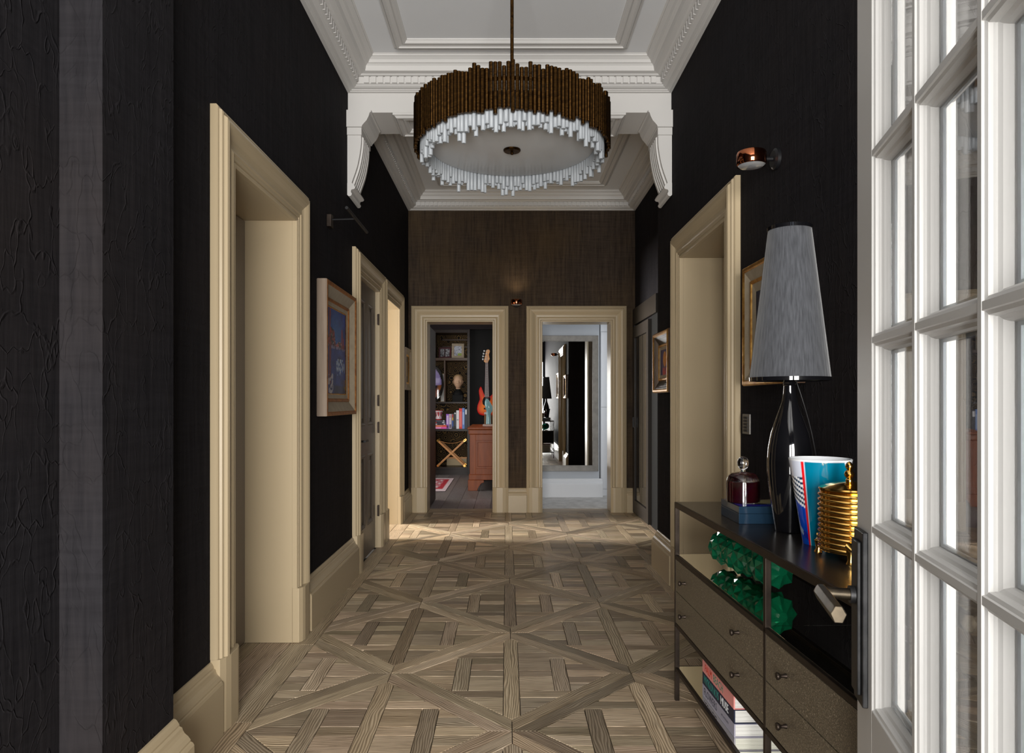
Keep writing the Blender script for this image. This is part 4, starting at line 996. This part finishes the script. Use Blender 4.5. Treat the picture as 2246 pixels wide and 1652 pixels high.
box('case', mat('ochre', (.42, .23, .035), .5), yb, a, b, SY+.265, SY+.40, z2+.0005, S(0, 818)[1], .002); box('pages', mat('paper', (.70, .69, .66), .8), yb, a+.004, b-.004, SY+.262, SY+.266, z2+.006, S(0, 819)[1])
# books standing
def sbook(label, px0, px1, pyt, col, col2=None, y=SY+.06, band=None):
    x0, _ = S(px0, 0); x1, _ = S(px1, 0); zt_ = S(0, pyt)[1]; z0 = z3+.0005
    x0 += .0006; x1 -= .0006
    root = thing('book', label, 'book', ((x0+x1)/2, y, z0), group='books standing on the study bookcase shelf')
    mc = mat('bk_%d_%d_%d' % tuple(int(c_*255) for c_ in col), col, .5)
    m_ = MB(); m_.box(x0, x1, y, y+.004, z0, zt_).box(x0, x0+.003, y+.004, y+.18, z0, zt_).box(x1-.003, x1, y+.004, y+.18, z0, zt_); m_.build('cover', mc, root)
    box('page_block', mat('paper', (.70, .69, .66), .8), root, x0+.0035, x1-.0035, y+.004, y+.176, z0+.004, zt_-.004)
    if band:
        for f0, f1, cb in band:
            mcb = mat('bk_%d_%d_%d' % tuple(int(c_*255) for c_ in cb), cb, .5)
            box('spine_label', mcb, root, x0+(x1-x0)*.18, x1-(x1-x0)*.18, y-.0012, y, z0+(zt_-z0)*f0, z0+(zt_-z0)*f1)
q = lambda c_: 930+c_/7.87
dk = sr(30, 32, 40)
sbook('purple book at the left end of the standing row', q(376), q(425), 908.5, sr(150, 90, 200), band=[(.05, .22, sr(90, 30, 90)), (.3, .9, sr(215, 190, 235))])
sbook('pale lilac-grey book beside the purple one', q(425), q(472), 908.5, sr(200, 190, 205), band=[(.05, .3, sr(90, 70, 100)), (.75, .95, sr(190, 150, 140))])
sbook('narrow dark book with a rainbow spine', q(475), q(508), 907.5, sr(40, 42, 60), band=[(.75, .95, sr(190, 60, 50)), (.55, .74, sr(215, 170, 50)), (.15, .54, sr(50, 90, 170))])
sbook('black book with white lettering panel', q(511), q(552), 904, sr(14, 14, 18), band=[(.15, .85, sr(60, 62, 66)), (.88, .95, sr(215, 215, 215))])
sbook('plain white book in the standing row', q(553), q(600), 900.5, sr(225, 226, 230), band=[(.45, .52, sr(150, 160, 170))])
sbook('tall red book in the standing row', q(600), q(655), 896, sr(225, 60, 50), band=[(.1, .85, sr(235, 120, 110))])
sbook('tall light blue book in the standing row', q(655), q(698), 895.3, sr(95, 135, 205), band=[(.2, .8, sr(165, 190, 230))])
sbook('dark slate book with a white top at the right end', q(700), q(742), 897, sr(48, 52, 62), band=[(.72, .96, sr(225, 225, 228))])
# stacked books and vase
def hbook(label, px0, px1, pyb, pyt, col, band=None, y=SY+.05):
    x0, z0 = S(px0, pyb); x1, zt_ = S(px1, pyt)
    root = thing('book', label, 'book', ((x0+x1)/2, y, z0), group='books lying stacked on the study bookcase shelf')
    mc = mat('bk_%d_%d_%d' % tuple(int(c_*255) for c_ in col), col, .5)
    m_ = MB(); m_.box(x0, x1, y, y+.004, z0, zt_).box(x0, x1, y+.004, y+.2, z0, z0+.003).box(x0, x1, y+.004, y+.2, zt_-.003, zt_); m_.build('cover', mc, root)
    box('page_block', mat('paper', (.70, .69, .66), .8), root, x0+.004, x1-.004, y+.004, y+.196, z0+.0032, zt_-.0032)
    for f0, f1, cb in band or []:
        box('spine_label', mat('bk_%d_%d_%d' % tuple(int(c_*255) for c_ in cb), cb, .5), root, x0+(x1-x0)*f0, x0+(x1-x0)*f1, y-.0012, y, z0+(zt_-z0)*.2, z0+(zt_-z0)*.8)
e = .06
hbook('bright pink book at the bottom of the lying stack', 938, q(385), 940.9, 936.9, sr(240, 95, 190), [(.4, .7, sr(250, 190, 225))])
hbook('orange red book second in the lying stack', 939, q(384), 936.8, 932.9, sr(240, 95, 65), [(.4, .75, sr(245, 150, 110))])
hbook('dark navy book with a white label in the lying stack', 940, q(376), 932.8, 929.2, sr(45, 50, 65), [(.05, .48, sr(225, 225, 230)), (.86, .95, sr(220, 220, 225))])
hbook('navy and red book in the lying stack', 943, q(377), 929.1, 925.4, sr(40, 42, 60), [(.02, .4, sr(215, 60, 50)), (.75, .9, sr(200, 205, 215))])
hbook('black book on top of the lying stack', 945, q(355), 925.3, 922.0, sr(32, 32, 42), [(.05, .8, sr(90, 92, 105)), (.86, .98, sr(220, 220, 225))])
vx, vz = S(q(240), 921.9); vz += .0004; vy = SY+.15
vs2 = thing('pot', 'white and red painted pot on the stack of books in the study', 'pot', (vx, vy, vz))
hv = S(0, 900.4)[1]-vz
def potp(co_):
    h = (co_.z-vz)/hv; a = math.atan2(co_.y-vy, co_.x-vx)
    if h < .10 or h > .95: return sr(190, 40, 50)
    n = math.sin(a*7)*math.cos(h*14)
    if .25 < h < .85 and n > .35: return sr(195, 50, 60)
    return sr(232, 224, 228)
pm = MB(); pm.lathe([(.001, 0), (.052, 0)]+[(.052+.004*math.sin(i*.3)+(.030*max(0, (i-16)/14)**1.6), hv*i/30) for i in range(31)]+[(.078, hv*.98), (.05, hv*.5), (.001, .02)], (vx, vy, vz), 48); me = pm.mesh('pot', True); set_paint(me, potp); me_obj('pot_body', me, 'glazed_paint', vs2)
# folding X stool in the lowest bay
st = thing('folding_stool', 'folding wooden X stool with a dark leather seat in the bottom bay of the bookcase', 'stool', (S(989, 0)[0], SY+.15, z4))
xa_, xb_ = S(960, 0)[0], S(1018.5, 0)[0]; zl, zu = z4+.0235, S(0, 967)[1]
for y in (SY+.03, SY+.32):
    for p, r in (((xa_, zl), (xb_, zu)), ((xb_, zl), (xa_, zu))):
        dx, dz = r[0]-p[0], r[1]-p[1]; Lg = math.hypot(dx, dz); nx, nz = -dz/Lg*.017, dx/Lg*.017; yy = y if r[0] > p[0] else y-.020
        lg = MB().prism([(p[0]+nx, p[1]+nz), (p[0]-nx, p[1]-nz), (r[0]-nx, r[1]-nz), (r[0]+nx, r[1]+nz)], lambda q_, t: (q_[0], t, q_[1]), yy, yy+.020).build('leg', 'light_wood', st, bevel=.004)
        for c_ in (p, r): MB().prism([(c_[0]+.022*math.cos(t), c_[1]+.022*math.sin(t)) for t in [k*math.pi/6 for k in range(12)]], lambda q_, t: (q_[0], t, q_[1]), yy-.002, yy+.022).build('brass_end_cap', 'polished_brass', lg)
for x in (xa_, xb_): MB().tube([(x, SY+.02, zu), (x, SY+.34, zu)], .012, 10).build('seat_rod', 'light_wood', st, smooth=True)
mat('dark_leather', (.03, .012, .008), .4)
rr1 = []; 
for i in range(13):
    u = i/12; x = xa_+(xb_-xa_)*u; z = zu+.012-.055*math.sin(math.pi*u)
    rr1.append([(x, SY+.025, z), (x, SY+.335, z), (x, SY+.335, z-.006), (x, SY+.025, z-.006)])
sl = MB().loft(rr1).build('seat', 'dark_leather', st, smooth=True)
MB().tube([(xa_+(xb_-xa_)*i/12, SY+.024, zu+.009-.055*math.sin(math.pi*i/12)) for i in range(13)], .004, 6).build('seat_edge', 'light_wood', sl, smooth=True)
a, b = S(976, 0)[0], S(1021, 0)[0]
tr = thing('storage_box', 'low beige box behind the folding stool in the bookcase', 'box', ((a+b)/2, SY+.38, z4))
box('box_body', mat('beige_card', (.45, .36, .22), .7), tr, a, b, SY+.36, SY+.435, z4+.0005, z4+.12); box('box_lid', 'light_wood', tr, a-.005, b+.003, SY+.355, SY+.4375, z4+.1205, z4+.15, .002)
# pedestal desk
DY0, DY1 = 10.0, 11.35
def G(px, py, Y=DY0): x, y, z = P(px, py, Y); return x, z
dx0 = G(1030.5, 0)[0]; dz = G(0, 937.5)[1]; dxr = .06
dk_ = thing('pedestal_desk', 'mahogany pedestal desk with a panelled end and bracket feet in the study', 'desk', (-.25, 10.6, 0))
box('desk_top', 'mahogany', dk_, dx0-.035, dxr, DY0-.035, DY1, dz-.030, dz, .008)
fr = [(0, 0), (.004, 0), (.018, -.010), (.030, -.018), (.030, -.036), (.012, -.052), (.008, -.075), (.020, -.095), (0, -.10)]
MB().box(dx0-.018, dxr-.01, DY0-.018, DY1-.02, dz-.105, dz-.03).build('frieze', 'mahogany', dk_, bevel=.012)
box('carcass', 'mahogany', dk_, dx0, dxr-.02, DY0, DY1-.03, .235, dz-.105, .003)
zb_, zt_ = .235, dz-.105
for nm, q_ in (('stile', (dx0, dx0+.085, zb_, zt_)), ('rail', (dx0+.085, dxr-.02, zt_-.085, zt_)), ('rail', (dx0+.085, dxr-.02, zb_, zb_+.085))): box(nm, 'mahogany', dk_, q_[0], q_[1], DY0-.014, DY0, q_[2], q_[3], .003)
box('raised_panel', 'mahogany', dk_, dx0+.115, dxr-.05, DY0-.010, DY0, zb_+.115, zt_-.115, .006)
box('base_moulding', 'mahogany', dk_, dx0-.012, dxr-.01, DY0-.026, DY1-.03, .155, .235, .006)
ft = [(0, .155), (.42, .155), (.42, .12), (.36, .11), (.30, .07), (.26, .03), (.25, 0.0), (0, 0.0)]
MB().prism([(dx0-.026+x*.55, z+.0) for x, z in ft], lambda q_, t: (q_[0], t, q_[1]), DY0-.038, DY0+.05).build('bracket_foot', 'mahogany', dk_, bevel=.004)
MB().prism([(DY1-.04-x*.55, z) for x, z in ft], lambda q_, t: (t, q_[0], q_[1]), dx0-.026, dx0+.05).build('bracket_foot', 'mahogany', dk_, bevel=.004)
MB().prism([(dxr+.0-x*.4, z) for x, z in ft], lambda q_, t: (q_[0], t, q_[1]), DY0-.038, DY0+.05).build('bracket_foot', 'mahogany', dk_, bevel=.004)
# things on the desk
fy = 10.55
def Q(px, py): x, y, z = P(px, py, fy); return x, z
mat('pale_stone', (.55, .42, .36), .5); mat('rough_wood', (.19, .085, .03), .7); mat('teal_glaze', (.16, .33, .35), .14, 0, .5, coat=.4)
a, b = Q(1061, 0)[0], Q(1085, 0)[0]
fg = thing('figurine', 'glazed teal bird-like figurine on a stone slab with a wooden block on the desk', 'figurine', ((a+b)/2, fy, dz))
box('stone_slab', 'pale_stone', fg, a-.012, b, fy-.09, fy+.12, dz+.0004, dz+.026, .003)
box('wooden_block', 'rough_wood', fg, a+.008, a+.12, fy+.01, fy+.10, dz+.026, Q(0, 909)[1], .006)
pts = [(1071.5, 930, 5.5), (1071.5, 918, 5), (1071.5, 908, 4.8), (1073.5, 901, 6.6), (1073, 894, 8), (1070, 887, 7.2), (1068.5, 881, 5.4), (1068, 877, 3.6), (1067.8, 874.5, 1.0)]
MB().tube([(Q(x, 0)[0], fy-.04, max(Q(0, y_)[1], dz+.0262)) for x, y_, r in pts], [r*fy/F_PX for _, _, r in pts], 18).build('figure', 'teal_glaze', fg, smooth=True, angle=80)
# bass guitar on its stand, behind the desk
gy = 11.75
def B(px, py): x, y, z = P(px, py, gy); return x, z
def bz(crop): return [B(1040+x/9.178, 760+y/9.178) for x, y in crop]
gt = thing('bass_guitar', 'sunburst four-string bass guitar standing upright behind the desk', 'guitar', (B(1068, 0)[0], gy, 0))
body = [(128, 812), (108, 840), (94, 890), (98, 950), (108, 1010), (112, 1070), (92, 1120), (66, 1190), (58, 1270), (75, 1330), (110, 1370), (170, 1392), (260, 1398), (360, 1392), (430, 1370), (475, 1320), (480, 1250), (455, 1180), (420, 1120), (405, 1060), (410, 1000), (400, 960), (375, 955), (350, 985), (318, 1010), (285, 1020), (240, 1005), (205, 975), (185, 930), (165, 880), (150, 830), (140, 812)]
bp_ = bz(body); cxg = sum(p[0] for p in bp_)/len(bp_); czg = sum(p[1] for p in bp_)/len(bp_)
def sunb(co_):
    d = min(math.hypot(co_.x-x, co_.z-z) for x, z in bp_)
    return mixc(sr(190, 12, 10), sr(235, 120, 20), (d-.015)/.075)
# body: rings inset towards the centre for a rounded, paintable front
def ringb(s_, y): return [(cxg+(x-cxg)*s_, y, czg+(z-czg)*s_) for x, z in bp_]
gm_ = MB(); gm_.loft([ringb(.97, gy+.040), ringb(1, gy+.034), ringb(1, gy+.006), ringb(.97, gy), ringb(.9, gy-.0005), ringb(.8, gy-.0006), ringb(.65, gy-.0007), ringb(.45, gy-.0008), ringb(.2, gy-.0009)])
me = gm_.mesh('body', True, 40); set_paint(me, sunb); me_obj('body', me, 'sunburst', gt)
pg = bz([(200, 1020), (176, 1060), (165, 1110), (172, 1160), (205, 1190), (250, 1180), (300, 1130), (330, 1060), (320, 1020), (280, 1025)])
MB().prism(pg, lambda q_, t: (q_[0], t, q_[1]), gy-.0015, gy-.004).build('pickguard', 'black_matt', gt)
nk = bz([(232, 335), (276, 335), (294, 1020), (216, 1020)])
mat('rosewood', (.055, .022, .014), .45); mat('nickel', (.42, .42, .42), .55, .6); mat('binding', (.45, .33, .33), .5)
neck_o = MB().prism(nk, lambda q_, t: (q_[0], t, q_[1]), gy-.012, gy+.012).build('neck', 'light_wood', gt)
fbd = MB().prism(nk, lambda q_, t: (q_[0], t, q_[1]), gy-.016, gy-.012).build('fingerboard', 'rosewood', neck_o)
mb = MB()
for i in range(1, 21):
    f = 1-2**(-i/12); f = f/(1-2**(-20/12)); zf = nk[0][1]+(nk[2][1]-nk[0][1])*f*.98; xl_ = nk[0][0]+(nk[3][0]-nk[0][0])*f; xr_ = nk[1][0]+(nk[2][0]-nk[1][0])*f
    mb.box(xl_, xr_, gy-.0175, gy-.016, zf-.0012, zf+.0012)
prop(mb.build('frets', 'nickel', neck_o), kind='stuff')
for i in range(4):
    f = (i+.5)/4
    MB().tube([(nk[0][0]+(nk[1][0]-nk[0][0])*f, gy-.019, nk[0][1]+.10), (nk[3][0]+(nk[2][0]-nk[3][0])*f, gy-.019, nk[3][1]-.30)], .0012, 5).build('string', 'nickel', gt)
for s_ in (0, 1):
    MB().tube([(nk[s_][0], gy-.016, nk[s_][1]), (nk[3-s_][0], gy-.016, nk[3-s_][1])], .0022, 5).build('binding', 'binding', gt)
hs = bz([(225, 330), (195, 300), (208, 250), (222, 190), (232, 130), (242, 85), (258, 66), (285, 62), (308, 72), (318, 100), (308, 130), (296, 160), (305, 210), (314, 255), (290, 290), (278, 330)])
hd_ = MB().prism(hs, lambda q_, t: (q_[0], t, q_[1]), gy-.012, gy+.006).build('headstock', 'light_wood', gt, bevel=.002)
for x, y_ in ((205, 92), (192, 146), (182, 200), (178, 258)):
    X_, Z_ = bz([(x, y_)])[0]; X2, _z = bz([(x+55, y_)])[0]
    MB().tube([(X2, gy-.02, Z_), (X2, gy-.004, Z_)], .009, 12).tube([(X_, gy, Z_), (X2, gy, Z_)], .003, 6).box(X_-.014, X_+.008, gy-.006, gy+.006, Z_-.014, Z_+.014).build('tuning_peg', 'nickel', hd_, smooth=True)
for x0_, y0_, x1_, y1_ in ((196, 1236, 246, 1268), (250, 1250, 300, 1282)):
    (X_, Z_), (X2, Z2) = bz([(x0_, y1_), (x1_, y0_)]); box('pickup', 'black_matt', gt, X_, X2, gy-.010, gy-.001, Z_, Z2, .002)
(X_, Z_), (X2, Z2) = bz([(205, 1370), (305, 1325)]); box('bridge', 'nickel', gt, X_, X2, gy-.010, gy-.001, Z_, Z2, .002)
sd_ = thing('guitar_stand', 'black guitar stand hidden behind the desk holding the bass', 'stand', (B(1068, 0)[0], gy, 0))
gx = B(1068, 0)[0]; gb = min(p[1] for p in bp_)
mb = MB(); mb.tube([(gx, gy+.14, .30), (gx, gy+.10, gb+.12)], .012).build('post', 'black_metal', sd_, smooth=True)
for sgn in (-1, 1):
    MB().tube([(gx, gy+.14, .32), (gx+sgn*.20, gy+.02, .012)], .010).build('leg', 'black_metal', sd_, smooth=True)
    MB().tube([(gx+sgn*.07, gy+.10, gb-.014), (gx+sgn*.07, gy-.01, gb-.014), (gx+sgn*.07, gy-.03, gb+.005)], .009).build('cradle_arm', 'black_metal', sd_, smooth=True)
MB().tube([(gx, gy+.14, .32), (gx, gy+.30, .012)], .010).build('leg', 'black_metal', sd_, smooth=True)
MB().tube([(gx-.08, gy+.10, gb-.014), (gx+.08, gy+.10, gb-.014)], .009).build('cross_bar', 'black_metal', sd_, smooth=True)
# rug
def gz(px, py): Y = F_PX*CAM_H/(py-VPY); return ((px-VPX)*Y/F_PX, Y)
fa, fb = gz(996, 1050), gz(973, 1079)
rg = thing('rug', 'red and white flat-woven rug on the study floor', 'rug', (-1.6, 10.7, 0))
RX0, RX1, RY0, RY1 = -2.5, fa[0], fb[1], fa[1]
def rugp(u, v):
    if v < .16 or v > .90 or u > .96: return sr(225, 205, 208)
    if v < .22 or u > .92 or v > .86: return sr(185, 60, 70)
    n = (math.sin(u*150)+math.sin(v*26+u*70))
    return sr(215, 190, 194) if n > .45 else (sr(170, 62, 74) if n > -.5 else sr(198, 130, 138))
g_ = grid_obj('rug_weave', 'wool', rg, lambda u, v: (RX0+(RX1-RX0)*u, RY0+(RY1-RY0)*v, .0075), 90, 60, rugp)
box('rug_backing', 'wool', rg, RX0, RX1, RY0, RY1, .0008, .007); 
# study door, open against the wall (its edge shows at the left jamb)
sdr = struct('door_6', 'dark study door folded open against the left jamb', 'door')
box('door_leaf', 'dark_brown_frame', sdr, -.985, -.938, 8.31, 9.05, .01, 2.22, .003)
for z in (.3, 1.9): MB().lathe([(.009, 0), (.009, .10)], (-.936, 8.305, z), 10).build('hinge', 'aged_brass', sdr, smooth=True)
